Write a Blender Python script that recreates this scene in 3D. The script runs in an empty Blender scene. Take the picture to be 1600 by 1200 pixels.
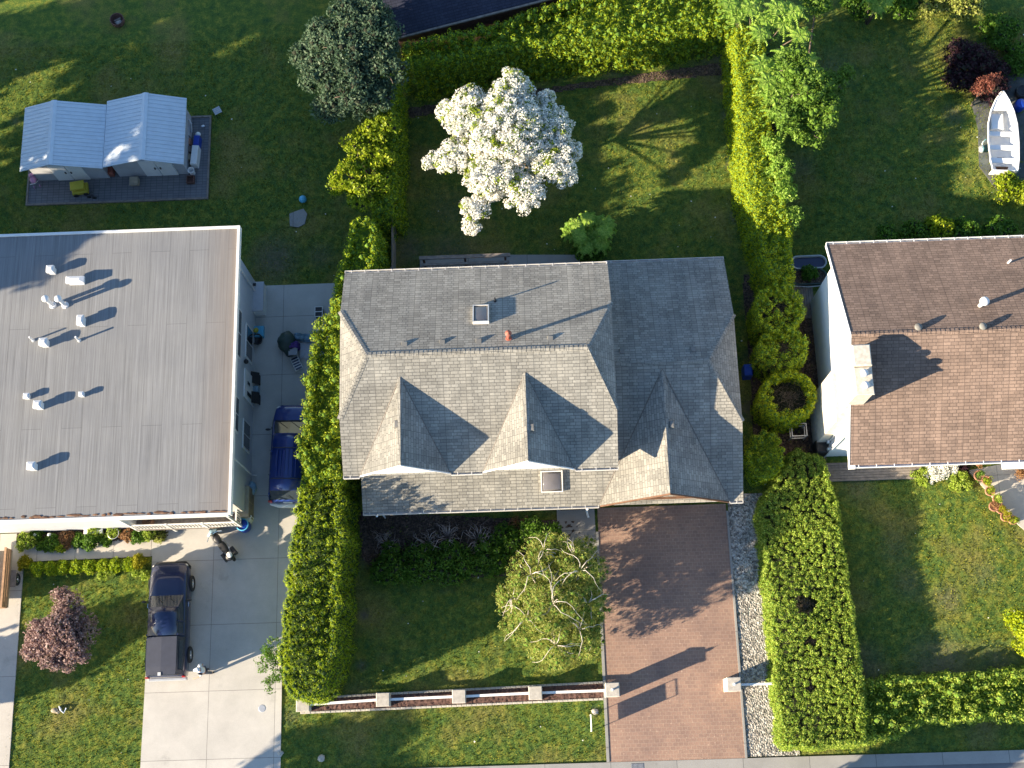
import bpy, math, random
import numpy as np
from mathutils import Vector, Matrix
R = math.radians
sc = bpy.context.scene
COL = sc.collection
random.seed(7)

# ------------------------------------------------------------------ camera (survey of the drone photograph)
CAMH = 60.0
FPX = 1968.0
def _n(v): return v / np.linalg.norm(v)
_dn = _n(np.array([50., 560., FPX]))
_no = np.array([-210., -6900., FPX]); _no = _n(_no - _no.dot(_dn) * _dn)
_up = -_dn; _ea = np.cross(_no, _up)
_Rm = np.stack([_ea, _no, _up])
def G(px, py, z=0.0):
    "world x, y of the point at height z that the survey photograph shows at px, py"
    d = _Rm @ np.array([px - 800.0, py - 600.0, FPX]); t = (z - CAMH) / d[2]
    return float(t * d[0]), float(t * d[1])
def G3(px, py, z=0.0):
    x, y = G(px, py, z); return (x, y, z)
def mpp(px, py, z=0.0):
    a = G(px, py, z); b = G(px + 10, py, z); return math.hypot(b[0] - a[0], b[1] - a[1]) / 10
cd = bpy.data.cameras.new("camera"); cam = bpy.data.objects.new("camera", cd); COL.objects.link(cam)
cd.sensor_width = 36; cd.lens = FPX / 1600 * 36; cd.clip_end = 2000
cx = _Rm[:, 0]; cy = -_Rm[:, 1]; cz = -_Rm[:, 2]
M4 = Matrix(((cx[0], cy[0], cz[0], 0), (cx[1], cy[1], cz[1], 0), (cx[2], cy[2], cz[2], CAMH), (0, 0, 0, 1)))
cam.matrix_world = M4
sc.camera = cam

# ------------------------------------------------------------------ light
SUN_EL = 18.0; SUN_AZ = 20.5       # light travels towards 20.5 deg north of east
w = bpy.data.worlds.new("World"); sc.world = w; w.use_nodes = True
nt = w.node_tree; bg = nt.nodes['Background']
sky = nt.nodes.new('ShaderNodeTexSky'); sky.sky_type = 'NISHITA'; sky.sun_disc = False
sky.sun_elevation = R(SUN_EL); sky.sun_rotation = R(180 + 90 - SUN_AZ); sky.ozone_density = 3.0; sky.dust_density = 0.3
nt.links.new(sky.outputs[0], bg.inputs[0]); bg.inputs[1].default_value = 0.088
sl = bpy.data.lights.new("sun", 'SUN'); sl.energy = 5.0; sl.angle = R(0.55); sl.color = (1.0, 0.84, 0.62)
so = bpy.data.objects.new("sun", sl); COL.objects.link(so)
ldir = Vector((math.cos(R(SUN_AZ)) * math.cos(R(SUN_EL)), math.sin(R(SUN_AZ)) * math.cos(R(SUN_EL)), -math.sin(R(SUN_EL))))
so.rotation_euler = ldir.to_track_quat('-Z', 'Y').to_euler()
so.location = (-60, -20, 60)
sc.view_settings.view_transform = 'Standard'; sc.view_settings.look = 'None'
sc.view_settings.exposure = 1.82; sc.view_settings.gamma = 1

# ------------------------------------------------------------------ tagging
def tag(o, label=None, cat=None, group=None, kind=None):
    if label: o['label'] = label
    if cat: o['category'] = cat
    if group: o['group'] = group
    if kind: o['kind'] = kind
    return o
def thing(name, label, cat, loc=(0, 0, 0), rz=0.0, group=None):
    o = bpy.data.objects.new(name, None); COL.objects.link(o)
    o.empty_display_size = 0.3
    o.location = loc; o.rotation_euler = (0, 0, rz)
    return tag(o, label, cat, group)
def copy_tree(o, parent=None):
    c = o.copy(); COL.objects.link(c); c.parent = parent
    for ch in list(o.children):
        copy_tree(ch, c)
    return c

# ------------------------------------------------------------------ mesh builder
class MB:
    def __init__(s): s.v = []; s.f = []; s.mi = []; s.sm = []; s.m = None; s.cur = 0; s.smooth = False
    def add(s, vs, fs):
        k = len(s.v)
        for p in vs:
            if s.m is not None: p = s.m @ Vector(p)
            s.v.append(tuple(p))
        for f in fs:
            s.f.append(tuple(k + i for i in f)); s.mi.append(s.cur); s.sm.append(s.smooth)
        return s
    def box(s, x0, x1, y0, y1, z0, z1):
        return s.add([(x0,y0,z0),(x1,y0,z0),(x1,y1,z0),(x0,y1,z0),(x0,y0,z1),(x1,y0,z1),(x1,y1,z1),(x0,y1,z1)],
                     [(0,3,2,1),(4,5,6,7),(0,1,5,4),(1,2,6,5),(2,3,7,6),(3,0,4,7)])
    def bbox(s, x0, x1, y0, y1, z0, z1, b=0.02):
        "box with bevelled top edges"
        vs = [(x0,y0,z0),(x1,y0,z0),(x1,y1,z0),(x0,y1,z0),(x0,y0,z1-b),(x1,y0,z1-b),(x1,y1,z1-b),(x0,y1,z1-b),
              (x0+b,y0+b,z1),(x1-b,y0+b,z1),(x1-b,y1-b,z1),(x0+b,y1-b,z1)]
        return s.add(vs, [(0,3,2,1),(0,1,5,4),(1,2,6,5),(2,3,7,6),(3,0,4,7),(4,5,9,8),(5,6,10,9),(6,7,11,10),(7,4,8,11),(8,9,10,11)])
    def prism(s, poly, z0, z1):
        n = len(poly)
        return s.add([(p[0],p[1],z0) for p in poly] + [(p[0],p[1],z1) for p in poly],
                     [tuple(range(n-1,-1,-1)), tuple(range(n,2*n))] + [(i,(i+1)%n,(i+1)%n+n,i+n) for i in range(n)])
    def slab(s, poly3, t):
        "thick sheet from a 3D polygon (top) going down by t"
        n = len(poly3)
        return s.add(list(poly3) + [(p[0],p[1],p[2]-t) for p in poly3],
                     [tuple(range(n)), tuple(range(2*n-1,n-1,-1))] + [(i,i+n,(i+1)%n+n,(i+1)%n) for i in range(n)])
    def cyl(s, a, b, r0, r1=None, n=12, cap=True):
        a = Vector(a); b = Vector(b); r1 = r0 if r1 is None else r1
        d = (b - a).normalized(); u = d.orthogonal().normalized(); w_ = d.cross(u)
        vs = []
        for c, r in ((a, r0), (b, r1)):
            for i in range(n):
                t = 2*math.pi*i/n; vs.append(c + (u*math.cos(t) + w_*math.sin(t))*r)
        fs = [(i,(i+1)%n,(i+1)%n+n,i+n) for i in range(n)]
        if cap: fs += [tuple(range(n-1,-1,-1)), tuple(range(n,2*n))]
        return s.add(vs, fs)
    def tube(s, pts, r, n=6, r1=None):
        pts = [Vector(p) for p in pts]; m = len(pts); vs = []
        for i, p in enumerate(pts):
            d = (pts[min(i+1,m-1)] - pts[max(i-1,0)]).normalized()
            u = d.cross(Vector((0.13,0.21,0.97)));
            if u.length < 1e-3: u = d.orthogonal()
            u.normalize(); w_ = d.cross(u)
            rr = r if r1 is None else r + (r1 - r)*i/(m-1)
            for k in range(n):
                t = 2*math.pi*k/n; vs.append(p + (u*math.cos(t)+w_*math.sin(t))*rr)
        fs = [(i*n+k, i*n+(k+1)%n, (i+1)*n+(k+1)%n, (i+1)*n+k) for i in range(m-1) for k in range(n)]
        fs += [tuple(range(n-1,-1,-1)), tuple(range((m-1)*n, m*n))]
        return s.add(vs, fs)
    def ell(s, c, r, n=12, m=7, jit=0.0):
        vs = [(c[0],c[1],c[2]-r[2])]
        for i in range(1, m):
            ph = -math.pi/2 + math.pi*i/m
            for k in range(n):
                t = 2*math.pi*k/n; j = 1 + random.uniform(-jit, jit)
                vs.append((c[0]+r[0]*math.cos(ph)*math.cos(t)*j, c[1]+r[1]*math.cos(ph)*math.sin(t)*j, c[2]+r[2]*math.sin(ph)*j))
        vs.append((c[0],c[1],c[2]+r[2])); L = len(vs)-1
        fs = [(0,1+(k+1)%n,1+k) for k in range(n)]
        for i in range(m-2):
            for k in range(n):
                a = 1+i*n; fs.append((a+k,a+(k+1)%n,a+n+(k+1)%n,a+n+k))
        a = 1+(m-2)*n; fs += [(a+k,a+(k+1)%n,L) for k in range(n)]
        return s.add(vs, fs)
    def loft(s, rings, cap=True):
        n = len(rings[0]); vs = [p for r in rings for p in r]
        fs = [(i*n+k,(i+1)*n+k,(i+1)*n+(k+1)%n,i*n+(k+1)%n) for i in range(len(rings)-1) for k in range(n)]
        if cap: fs += [tuple(range(n)), tuple(range(len(vs)-1, len(vs)-n-1, -1))]
        return s.add(vs, fs)
    def lathe(s, c, prof, n=20):
        vs = [(c[0]+r*math.cos(2*math.pi*k/n), c[1]+r*math.sin(2*math.pi*k/n), c[2]+z) for r, z in prof for k in range(n)]
        m = len(prof)
        fs = [(i*n+k,i*n+(k+1)%n,(i+1)*n+(k+1)%n,(i+1)*n+k) for i in range(m-1) for k in range(n)]
        fs += [tuple(range(n-1,-1,-1)), tuple(range((m-1)*n, m*n))]
        return s.add(vs, fs)
    def build(s, name, mat, parent=None, uv=False, bevel=0.0, loc=None):
        me = bpy.data.meshes.new(name); me.from_pydata(s.v, [], s.f); me.update()
        for m_ in (mat if isinstance(mat, (list, tuple)) else [mat]): me.materials.append(m_)
        for i, p in enumerate(me.polygons): p.material_index = s.mi[i]; p.use_smooth = s.sm[i]
        if uv:
            ul = me.uv_layers.new(name="UVMap")
            for p in me.polygons:
                nn = p.normal
                h = Vector((0,0,1)).cross(nn)
                if h.length < 0.02: h = Vector((1,0,0))
                h.normalize(); v_ = nn.cross(h)
                for li in p.loop_indices:
                    co = me.vertices[me.loops[li].vertex_index].co
                    ul.data[li].uv = (co.dot(h), co.dot(v_))
        o = bpy.data.objects.new(name, me); COL.objects.link(o)
        if parent: o.parent = parent
        if loc: o.location = loc
        if bevel:
            b = o.modifiers.new("bevel", 'BEVEL'); b.width = bevel; b.segments = 2; b.limit_method = 'ANGLE'; b.angle_limit = R(35)
        return o
def fix_normals(o):
    import bmesh
    bm = bmesh.new(); bm.from_mesh(o.data); bmesh.ops.recalc_face_normals(bm, faces=bm.faces); bm.to_mesh(o.data); bm.free(); return o

def np_mesh(name, chunks, mats, parent=None):
    "chunks: (verts Nx3, faces Mxk, material index) -> one mesh object, fast"
    V = np.concatenate([c[0] for c in chunks]).astype(np.float32)
    off = 0; loops = []; starts = []; tot = []; mi = []; ls = 0
    for v, f, m_ in chunks:
        f = np.asarray(f); k = f.shape[1]
        loops.append((f + off).ravel()); starts.append(ls + np.arange(len(f)) * k); tot.append(np.full(len(f), k)); mi.append(np.full(len(f), m_))
        ls += f.size; off += len(v)
    loops = np.concatenate(loops).astype(np.int32); starts = np.concatenate(starts).astype(np.int32)
    me = bpy.data.meshes.new(name); me.vertices.add(len(V)); me.vertices.foreach_set('co', V.ravel())
    me.loops.add(len(loops)); me.loops.foreach_set('vertex_index', loops)
    me.polygons.add(len(starts)); me.polygons.foreach_set('loop_start', starts)
    try: me.polygons.foreach_set('loop_total', np.concatenate(tot).astype(np.int32))
    except Exception: pass
    me.polygons.foreach_set('material_index', np.concatenate(mi).astype(np.int32))
    for m_ in mats: me.materials.append(m_)
    me.update(calc_edges=True)
    o = bpy.data.objects.new(name, me); COL.objects.link(o)
    if parent: o.parent = parent
    return o

# ------------------------------------------------------------------ materials
def newmat(name):
    m = bpy.data.materials.new(name); m.use_nodes = True
    return m, m.node_tree, m.node_tree.nodes['Principled BSDF']
def ramp(nt, fac, stops):
    r = nt.nodes.new('ShaderNodeValToRGB'); e = r.color_ramp.elements
    e[0].position, e[0].color = stops[0][0], (*stops[0][1], 1); e[1].position, e[1].color = stops[-1][0], (*stops[-1][1], 1)
    for p, c in stops[1:-1]:
        k = e.new(p); k.color = (*c, 1)
    nt.links.new(fac, r.inputs[0]); return r.outputs[0]
def noise(nt, vec, scale, detail=4, rough=0.6, stretch=None):
    n = nt.nodes.new('ShaderNodeTexNoise'); n.inputs['Scale'].default_value = scale; n.inputs['Detail'].default_value = detail; n.inputs['Roughness'].default_value = rough
    if stretch:
        mp = nt.nodes.new('ShaderNodeMapping'); mp.inputs['Scale'].default_value = stretch; nt.links.new(vec, mp.inputs[0]); vec = mp.outputs[0]
    nt.links.new(vec, n.inputs['Vector']); return n.outputs['Fac']
def coords(nt, kind='Object'): return nt.nodes.new('ShaderNodeTexCoord').outputs[kind]
def mix(nt, fac, a, b, mode='MIX'):
    m = nt.nodes.new('ShaderNodeMix'); m.data_type = 'RGBA'; m.blend_type = mode
    for sck, v in ((m.inputs[0], fac), (m.inputs[6], a), (m.inputs[7], b)):
        if hasattr(v, 'links'): nt.links.new(v, sck)
        elif isinstance(v, (int, float)): sck.default_value = v
        else: sck.default_value = (*v, 1)
    return m.outputs[2]
def bump(nt, bs, h, strength=0.5, dist=0.02):
    b = nt.nodes.new('ShaderNodeBump'); b.inputs['Strength'].default_value = strength; b.inputs['Distance'].default_value = dist
    nt.links.new(h, b.inputs['Height']); nt.links.new(b.outputs[0], bs.inputs['Normal'])
def plain(name, col, rough=0.6, metal=0.0, var=0.18, scale=3.0, coat=0.0, spec=0.5):
    m, nt, bs = newmat(name)
    n = noise(nt, coords(nt), scale, 5)
    d = tuple(c*(1-var) for c in col); l = tuple(min(1, c*(1+var)) for c in col)
    nt.links.new(ramp(nt, n, [(0.3, d), (0.7, l)]), bs.inputs['Base Color'])
    bs.inputs['Roughness'].default_value = rough; bs.inputs['Metallic'].default_value = metal
    bs.inputs['Coat Weight'].default_value = coat; bs.inputs['Specular IOR Level'].default_value = spec
    return m
def shingle(name, c1, c2, mortar, bw=0.33, rh=0.145, patch=0.25):
    m, nt, bs = newmat(name); uv = coords(nt, 'UV')
    b = nt.nodes.new('ShaderNodeTexBrick'); nt.links.new(uv, b.inputs['Vector'])
    b.inputs['Color1'].default_value = (*c1, 1); b.inputs['Color2'].default_value = (*c2, 1); b.inputs['Mortar'].default_value = (*mortar, 1)
    b.inputs['Scale'].default_value = 1; b.inputs['Mortar Size'].default_value = 0.011; b.inputs['Mortar Smooth'].default_value = 0.3
    b.inputs['Brick Width'].default_value = bw; b.inputs['Row Height'].default_value = rh; b.offset = 0.37; b.offset_frequency = 2; b.squash = 0.75; b.squash_frequency = 2
    n = noise(nt, uv, 0.55, 6, 0.65); n2 = noise(nt, uv, 14, 3, 0.7)
    c = mix(nt, patch, b.outputs['Color'], ramp(nt, n, [(0.3, tuple(k*0.55 for k in c1)), (0.7, tuple(min(1, k*1.5) for k in c2))]), 'MIX')
    c = mix(nt, 0.35, c, ramp(nt, n2, [(0.3, (0.55,)*3), (0.7, (1.25,)*3)]), 'MULTIPLY')
    n4 = noise(nt, uv, 1.0, 5, 0.7, (2.2, 0.16, 1)); c = mix(nt, 0.55, c, ramp(nt, n4, [(0.32,(0.72,0.74,0.76)),(0.68,(1.2,1.18,1.14))]), 'MULTIPLY')
    nt.links.new(c, bs.inputs['Base Color']); bs.inputs['Roughness'].default_value = 0.95; bs.inputs['Specular IOR Level'].default_value = 0.2; bs.inputs['Diffuse Roughness'].default_value = 1.0
    # lap of each course: saw tooth up the slope + tabs
    sx = nt.nodes.new('ShaderNodeSeparateXYZ'); nt.links.new(uv, sx.inputs[0])
    dv = nt.nodes.new('ShaderNodeMath'); dv.operation = 'DIVIDE'; nt.links.new(sx.outputs[1], dv.inputs[0]); dv.inputs[1].default_value = rh
    fr = nt.nodes.new('ShaderNodeMath'); fr.operation = 'FRACT'; nt.links.new(dv.outputs[0], fr.inputs[0])
    sub = nt.nodes.new('ShaderNodeMath'); sub.operation = 'MULTIPLY_ADD'; nt.links.new(b.outputs['Fac'], sub.inputs[0]); sub.inputs[1].default_value = -0.6
    inv = nt.nodes.new('ShaderNodeMath'); inv.operation = 'MULTIPLY_ADD'; inv.inputs[1].default_value = -0.6; inv.inputs[2].default_value = 1
    nt.links.new(fr.outputs[0], inv.inputs[0]); nt.links.new(inv.outputs[0], sub.inputs[2])
    bump(nt, bs, sub.outputs[0], 0.6, 0.022)
    return m
def leafmat(name, cols, trans=0.42, rough=0.55, big=0.6):
    m, nt, bs = newmat(name)
    geo = nt.nodes.new('ShaderNodeNewGeometry')
    c = ramp(nt, geo.outputs['Random Per Island'], [(i/(len(cols)-1), k) for i, k in enumerate(cols)])
    n = noise(nt, coords(nt), big, 3)
    c = mix(nt, 0.7, c, ramp(nt, n, [(0.3, (0.75, 0.78, 0.75)), (0.7, (1.25, 1.2, 1.1))]), 'MULTIPLY')
    nt.links.new(c, bs.inputs['Base Color']); bs.inputs['Roughness'].default_value = rough; bs.inputs['Specular IOR Level'].default_value = 0.25
    tr = nt.nodes.new('ShaderNodeBsdfTranslucent'); nt.links.new(c, tr.inputs[0])
    mx = nt.nodes.new('ShaderNodeMixShader'); mx.inputs[0].default_value = trans
    out = nt.nodes['Material Output']
    nt.links.new(bs.outputs[0], mx.inputs[1]); nt.links.new(tr.outputs[0], mx.inputs[2]); nt.links.new(mx.outputs[0], out.inputs[0])
    return m

M = {}
M['shingle'] = shingle('grey_shingle', (0.245,0.236,0.21), (0.40,0.385,0.34), (0.09,0.085,0.078))
M['shingle_brown'] = shingle('brown_shingle', (0.18,0.131,0.106), (0.295,0.215,0.172), (0.072,0.053,0.045), 0.32, 0.15)
M['white'] = plain('white_paint', (0.78,0.78,0.76), 0.5, var=0.05)
M['trim'] = plain('trim_white', (0.7,0.69,0.66), 0.45, var=0.08)
M['gutter'] = plain('gutter_metal', (0.62,0.6,0.56), 0.4, var=0.1)
M['siding_grey'] = plain('siding_grey', (0.42,0.43,0.45), 0.7, var=0.08)
M['stucco'] = plain('stucco', (0.5,0.47,0.42), 0.9, var=0.12, scale=8)
M['wood_brown'] = plain('brown_wood', (0.13,0.065,0.035), 0.8, var=0.35, scale=6)
M['trailer_wood'] = plain('tan_stained_wood', (0.34,0.2,0.11), 0.8, var=0.25, scale=6)
M['wood_grey'] = plain('weathered_wood', (0.2,0.17,0.145), 0.9, var=0.3, scale=5)
M['wood_red'] = plain('red_stained_wood', (0.12,0.06,0.045), 0.85, var=0.3, scale=5)
M['black'] = plain('black_plastic', (0.02,0.02,0.022), 0.5, var=0.2)
M['rubber'] = plain('rubber', (0.025,0.025,0.026), 0.9, var=0.2)
M['glass'] = plain('window_glass', (0.03,0.04,0.05), 0.08, var=0.1, spec=0.8)
M['metal'] = plain('galvanised_metal', (0.55,0.56,0.57), 0.4, 0.6, var=0.12)
M['shed_tin'] = plain('shed_tin', (0.56,0.62,0.66), 0.45, var=0.06)  # white tin, with some blue of the sky light put into its colour
M['tin'] = plain('white_tin', (0.6,0.6,0.6), 0.45, var=0.08)
M['chrome'] = plain('chrome', (0.7,0.7,0.72), 0.2, 0.9, var=0.05)
M['dark_pad'] = plain('worn_ground', (0.10,0.10,0.095), 0.95, var=0.4, scale=2)
M['navy'] = plain('navy_paint', (0.006,0.013,0.055), 0.3, 0.1, var=0.05, coat=0.8)
M['blue_paint'] = plain('blue_paint', (0.012,0.035,0.20), 0.3, 0.1, var=0.05, coat=0.8)
M['tonneau'] = plain('bed_cover_vinyl', (0.035,0.04,0.06), 0.6, var=0.15)
M['lamp_red'] = plain('red_lens', (0.35,0.02,0.02), 0.3, var=0.1)
M['lamp_clear'] = plain('clear_lens', (0.6,0.6,0.58), 0.2, var=0.1)
M['red_pipe'] = plain('rust_red_metal', (0.3,0.09,0.06), 0.7, var=0.3)
M['blue_plastic'] = plain('blue_plastic', (0.01,0.05,0.35), 0.4, var=0.1)
M['sky_plastic'] = plain('light_blue_plastic', (0.10,0.42,0.62), 0.4, var=0.1)
M['yellow_plastic'] = plain('yellow_plastic', (0.42,0.36,0.03), 0.5, var=0.12)
M['purple_cloth'] = plain('purple_cloth', (0.12,0.06,0.28), 0.9, var=0.2)
M['pink_plastic'] = plain('pink_plastic', (0.45,0.22,0.36), 0.6, var=0.2)
M['tarp'] = plain('blue_grey_tarp', (0.20,0.33,0.42), 0.6, var=0.3, scale=5)
M['green_bag'] = plain('dark_green_tarp', (0.03,0.055,0.045), 0.5, var=0.3, scale=5)
M['cloth_white'] = plain('white_cloth', (0.72,0.74,0.78), 0.9, var=0.08, scale=8)
M['denim'] = plain('grey_cloth', (0.12,0.13,0.16), 0.9, var=0.15)
M['skin'] = plain('skin', (0.42,0.24,0.17), 0.6, var=0.08)
M['terracotta'] = plain('terracotta', (0.4,0.19,0.12), 0.85, var=0.2, scale=6)
M['stone'] = plain('cap_stone', (0.40,0.37,0.32), 0.9, var=0.18, scale=7)
M['mulch'] = plain('bark_mulch', (0.10,0.055,0.045), 1.0, var=0.55, scale=9)
M['tan_board'] = plain('tan_board', (0.33,0.28,0.2), 0.8, var=0.15)
M['bark'] = plain('bark', (0.12,0.09,0.065), 0.95, var=0.3, scale=8)
M['bark_pale'] = plain('pale_bark', (0.55,0.49,0.42), 0.9, var=0.3, scale=8)
M['dead_wood'] = plain('dead_wood', (0.38,0.30,0.26), 0.95, var=0.3, scale=8)
M['navy_roof'] = shingle('navy_shingle', (0.035,0.04,0.065), (0.05,0.055,0.085), (0.02,0.022,0.035))
M['hull_blue'] = plain('turquoise_hull', (0.12,0.5,0.62), 0.4, var=0.08)
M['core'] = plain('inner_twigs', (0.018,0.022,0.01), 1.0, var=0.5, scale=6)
M['core_cedar'] = plain('inner_cedar', (0.028,0.058,0.008), 1.0, var=0.5, scale=7)  # darker inner green: shade in the gaps between the tips, put into the colour
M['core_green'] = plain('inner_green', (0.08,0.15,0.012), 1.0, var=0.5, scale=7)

def mat_chimney():
    m, nt, bs = newmat('chimney_block'); c = coords(nt)
    n = noise(nt, c, 6, 6); nt.links.new(ramp(nt, n, [(0.3,(0.42,0.38,0.31)),(0.7,(0.62,0.57,0.48))]), bs.inputs['Base Color']); bs.inputs['Roughness'].default_value = .9
    return m
M['chimney'] = mat_chimney()
def mat_siding(name, col, pitch=0.2):
    m, nt, bs = newmat(name); c = coords(nt)
    sx = nt.nodes.new('ShaderNodeSeparateXYZ'); nt.links.new(c, sx.inputs[0])
    dv = nt.nodes.new('ShaderNodeMath'); dv.operation = 'DIVIDE'; nt.links.new(sx.outputs[2], dv.inputs[0]); dv.inputs[1].default_value = pitch
    fr = nt.nodes.new('ShaderNodeMath'); fr.operation = 'FRACT'; nt.links.new(dv.outputs[0], fr.inputs[0])
    n = noise(nt, c, 2.5, 5); nt.links.new(ramp(nt, n, [(0.3, tuple(k*0.92 for k in col)), (0.7, col)]), bs.inputs['Base Color'])
    bs.inputs['Roughness'].default_value = .6; bump(nt, bs, fr.outputs[0], 0.5, 0.02); return m
M['siding_white'] = mat_siding('white_lap_siding', (0.8,0.8,0.78))
M['siding_blue'] = mat_siding('pale_lap_siding', (0.56,0.58,0.62))

def mat_flatroof():
    m, nt, bs = newmat('roll_roofing'); c = coords(nt)
    mp = nt.nodes.new('ShaderNodeMapping'); mp.inputs['Rotation'].default_value = (0,0,R(90)); nt.links.new(c, mp.inputs[0])
    b = nt.nodes.new('ShaderNodeTexBrick'); nt.links.new(mp.outputs[0], b.inputs['Vector'])
    b.inputs['Color1'].default_value = (0.188,0.192,0.196,1); b.inputs['Color2'].default_value = (0.2,0.204,0.208,1); b.inputs['Mortar'].default_value = (0.135,0.137,0.14,1)
    b.inputs['Scale'].default_value = 1; b.inputs['Mortar Size'].default_value = 0.013; b.inputs['Brick Width'].default_value = 8.3; b.inputs['Row Height'].default_value = 0.9; b.offset = 0.43; b.offset_frequency = 2
    b.inputs['Mortar Smooth'].default_value = 0.2
    wv = noise(nt, c, 0.35, 3)
    s1 = noise(nt, c, 1.0, 6, 0.7, (7.5,0.12,1)); s2 = noise(nt, c, 1.0, 4, 0.7, (24,0.25,1)); s3 = noise(nt, c, 0.4, 6, 0.6)
    k = mix(nt, 0.65, b.outputs['Color'], ramp(nt, s1, [(0.3,(0.78,0.77,0.75)),(0.5,(1,1,1)),(0.7,(1.16,1.15,1.13))]), 'MULTIPLY')
    k = mix(nt, 0.8, k, ramp(nt, s2, [(0.3,(0.62,)*3),(0.7,(1.3,)*3)]), 'MULTIPLY')
    k = mix(nt, 0.5, k, ramp(nt, s3, [(0.3,(0.8,0.8,0.82)),(0.7,(1.15,1.12,1.06))]), 'MULTIPLY')
    # rust coloured wear along the east edge where water stands
    sx = nt.nodes.new('ShaderNodeSeparateXYZ'); nt.links.new(c, sx.inputs[0])
    mr = nt.nodes.new('ShaderNodeMapRange'); mr.inputs['From Min'].default_value = -1.2; mr.inputs['From Max'].default_value = 0.3; nt.links.new(sx.outputs[0], mr.inputs['Value'])
    ml = nt.nodes.new('ShaderNodeMath'); ml.operation = 'MULTIPLY'; nt.links.new(mr.outputs[0], ml.inputs[0]); nt.links.new(s1, ml.inputs[1])
    k = mix(nt, ml.outputs[0], k, (0.2,0.155,0.12))
    nt.links.new(k, bs.inputs['Base Color']); bs.inputs['Roughness'].default_value = .9
    bump(nt, bs, s1, 0.12, 0.03); return m
M['flatroof'] = mat_flatroof()
def mat_concrete(name, c1, c2, jx, jy, joint=(0.1,0.1,0.1), off=0.0):
    m, nt, bs = newmat(name); c = coords(nt)
    mp = nt.nodes.new('ShaderNodeMapping'); mp.inputs['Location'].default_value = (off, 0.3, 0); nt.links.new(c, mp.inputs[0])
    b = nt.nodes.new('ShaderNodeTexBrick'); nt.links.new(mp.outputs[0], b.inputs['Vector'])
    b.inputs['Color1'].default_value = (*c1,1); b.inputs['Color2'].default_value = (*c2,1); b.inputs['Mortar'].default_value = (*joint,1)
    b.inputs['Scale'].default_value = 1; b.inputs['Mortar Size'].default_value = 0.012; b.inputs['Brick Width'].default_value = jx; b.inputs['Row Height'].default_value = jy; b.offset = 0
    n = noise(nt, c, 0.8, 8, 0.7); n2 = noise(nt, c, 22, 3)
    k = mix(nt, 0.55, b.outputs['Color'], ramp(nt, n, [(0.3,(0.78,)*3),(0.7,(1.18,)*3)]), 'MULTIPLY')
    k = mix(nt, 0.3, k, ramp(nt, n2, [(0.3,(0.8,)*3),(0.7,(1.15,)*3)]), 'MULTIPLY')
    st = noise(nt, c, 0.55, 7, 0.75); cr = noise(nt, c, 3.5, 5, 0.8)
    k = mix(nt, ramp(nt, st, [(0.60,(0,0,0)),(0.72,(0.45,)*3)]), k, tuple(v*0.5 for v in c1)); k = mix(nt, ramp(nt, cr, [(0.68,(0,0,0)),(0.74,(0.4,)*3)]), k, tuple(v*0.45 for v in c1))
    nt.links.new(k, bs.inputs['Base Color']); bs.inputs['Roughness'].default_value = .9; bump(nt, bs, n2, 0.15, 0.01); return m
M['concrete'] = mat_concrete('driveway_concrete', (0.44,0.42,0.385), (0.47,0.45,0.41), 3.1, 3.05, (0.2,0.19,0.175))
M['walk'] = mat_concrete('walkway_concrete', (0.45,0.42,0.375), (0.48,0.45,0.40), 1.85, 4, (0.2,0.19,0.175))
M['kerb'] = mat_concrete('kerb_concrete', (0.26,0.255,0.24), (0.3,0.29,0.27), 3, 5)
M['asphalt'] = mat_concrete('asphalt', (0.15,0.15,0.155), (0.155,0.155,0.16), 60, 60)
M['pad'] = mat_concrete('slate_pavers', (0.125,0.13,0.14), (0.155,0.16,0.17), 0.3, 0.15, (0.07,0.072,0.08))
def mat_paver():
    m, nt, bs = newmat('clay_pavers'); c = coords(nt)
    b = nt.nodes.new('ShaderNodeTexBrick'); nt.links.new(c, b.inputs['Vector'])
    b.inputs['Color1'].default_value = (0.34,0.222,0.165,1); b.inputs['Color2'].default_value = (0.25,0.168,0.132,1); b.inputs['Mortar'].default_value = (0.38,0.29,0.22,1)
    b.inputs['Scale'].default_value = 1; b.inputs['Mortar Size'].default_value = 0.014; b.inputs['Brick Width'].default_value = 0.24; b.inputs['Row Height'].default_value = 0.17; b.offset = 0.5; b.inputs['Mortar Smooth'].default_value = 0.3
    v = nt.nodes.new('ShaderNodeTexVoronoi'); v.inputs['Scale'].default_value = 3.1; v.inputs['Randomness'].default_value = 0.25; nt.links.new(c, v.inputs['Vector'])
    n = noise(nt, c, 0.5, 6, 0.65); n2 = noise(nt, c, 12, 3)
    k = mix(nt, 0.45, b.outputs['Color'], ramp(nt, v.outputs['Distance'], [(0.05,(0.52,0.39,0.3)),(0.15,(0.25,0.165,0.13))]))
    k = mix(nt, 0.6, k, ramp(nt, n, [(0.3,(0.62,0.58,0.62)),(0.7,(1.3,1.22,1.1))]), 'MULTIPLY')
    k = mix(nt, 0.3, k, ramp(nt, n2, [(0.3,(0.7,)*3),(0.7,(1.2,)*3)]), 'MULTIPLY')
    nt.links.new(k, bs.inputs['Base Color']); bs.inputs['Roughness'].default_value = .9; bump(nt, bs, b.outputs['Fac'], 0.25, 0.01); return m
M['paver'] = mat_paver()
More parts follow.
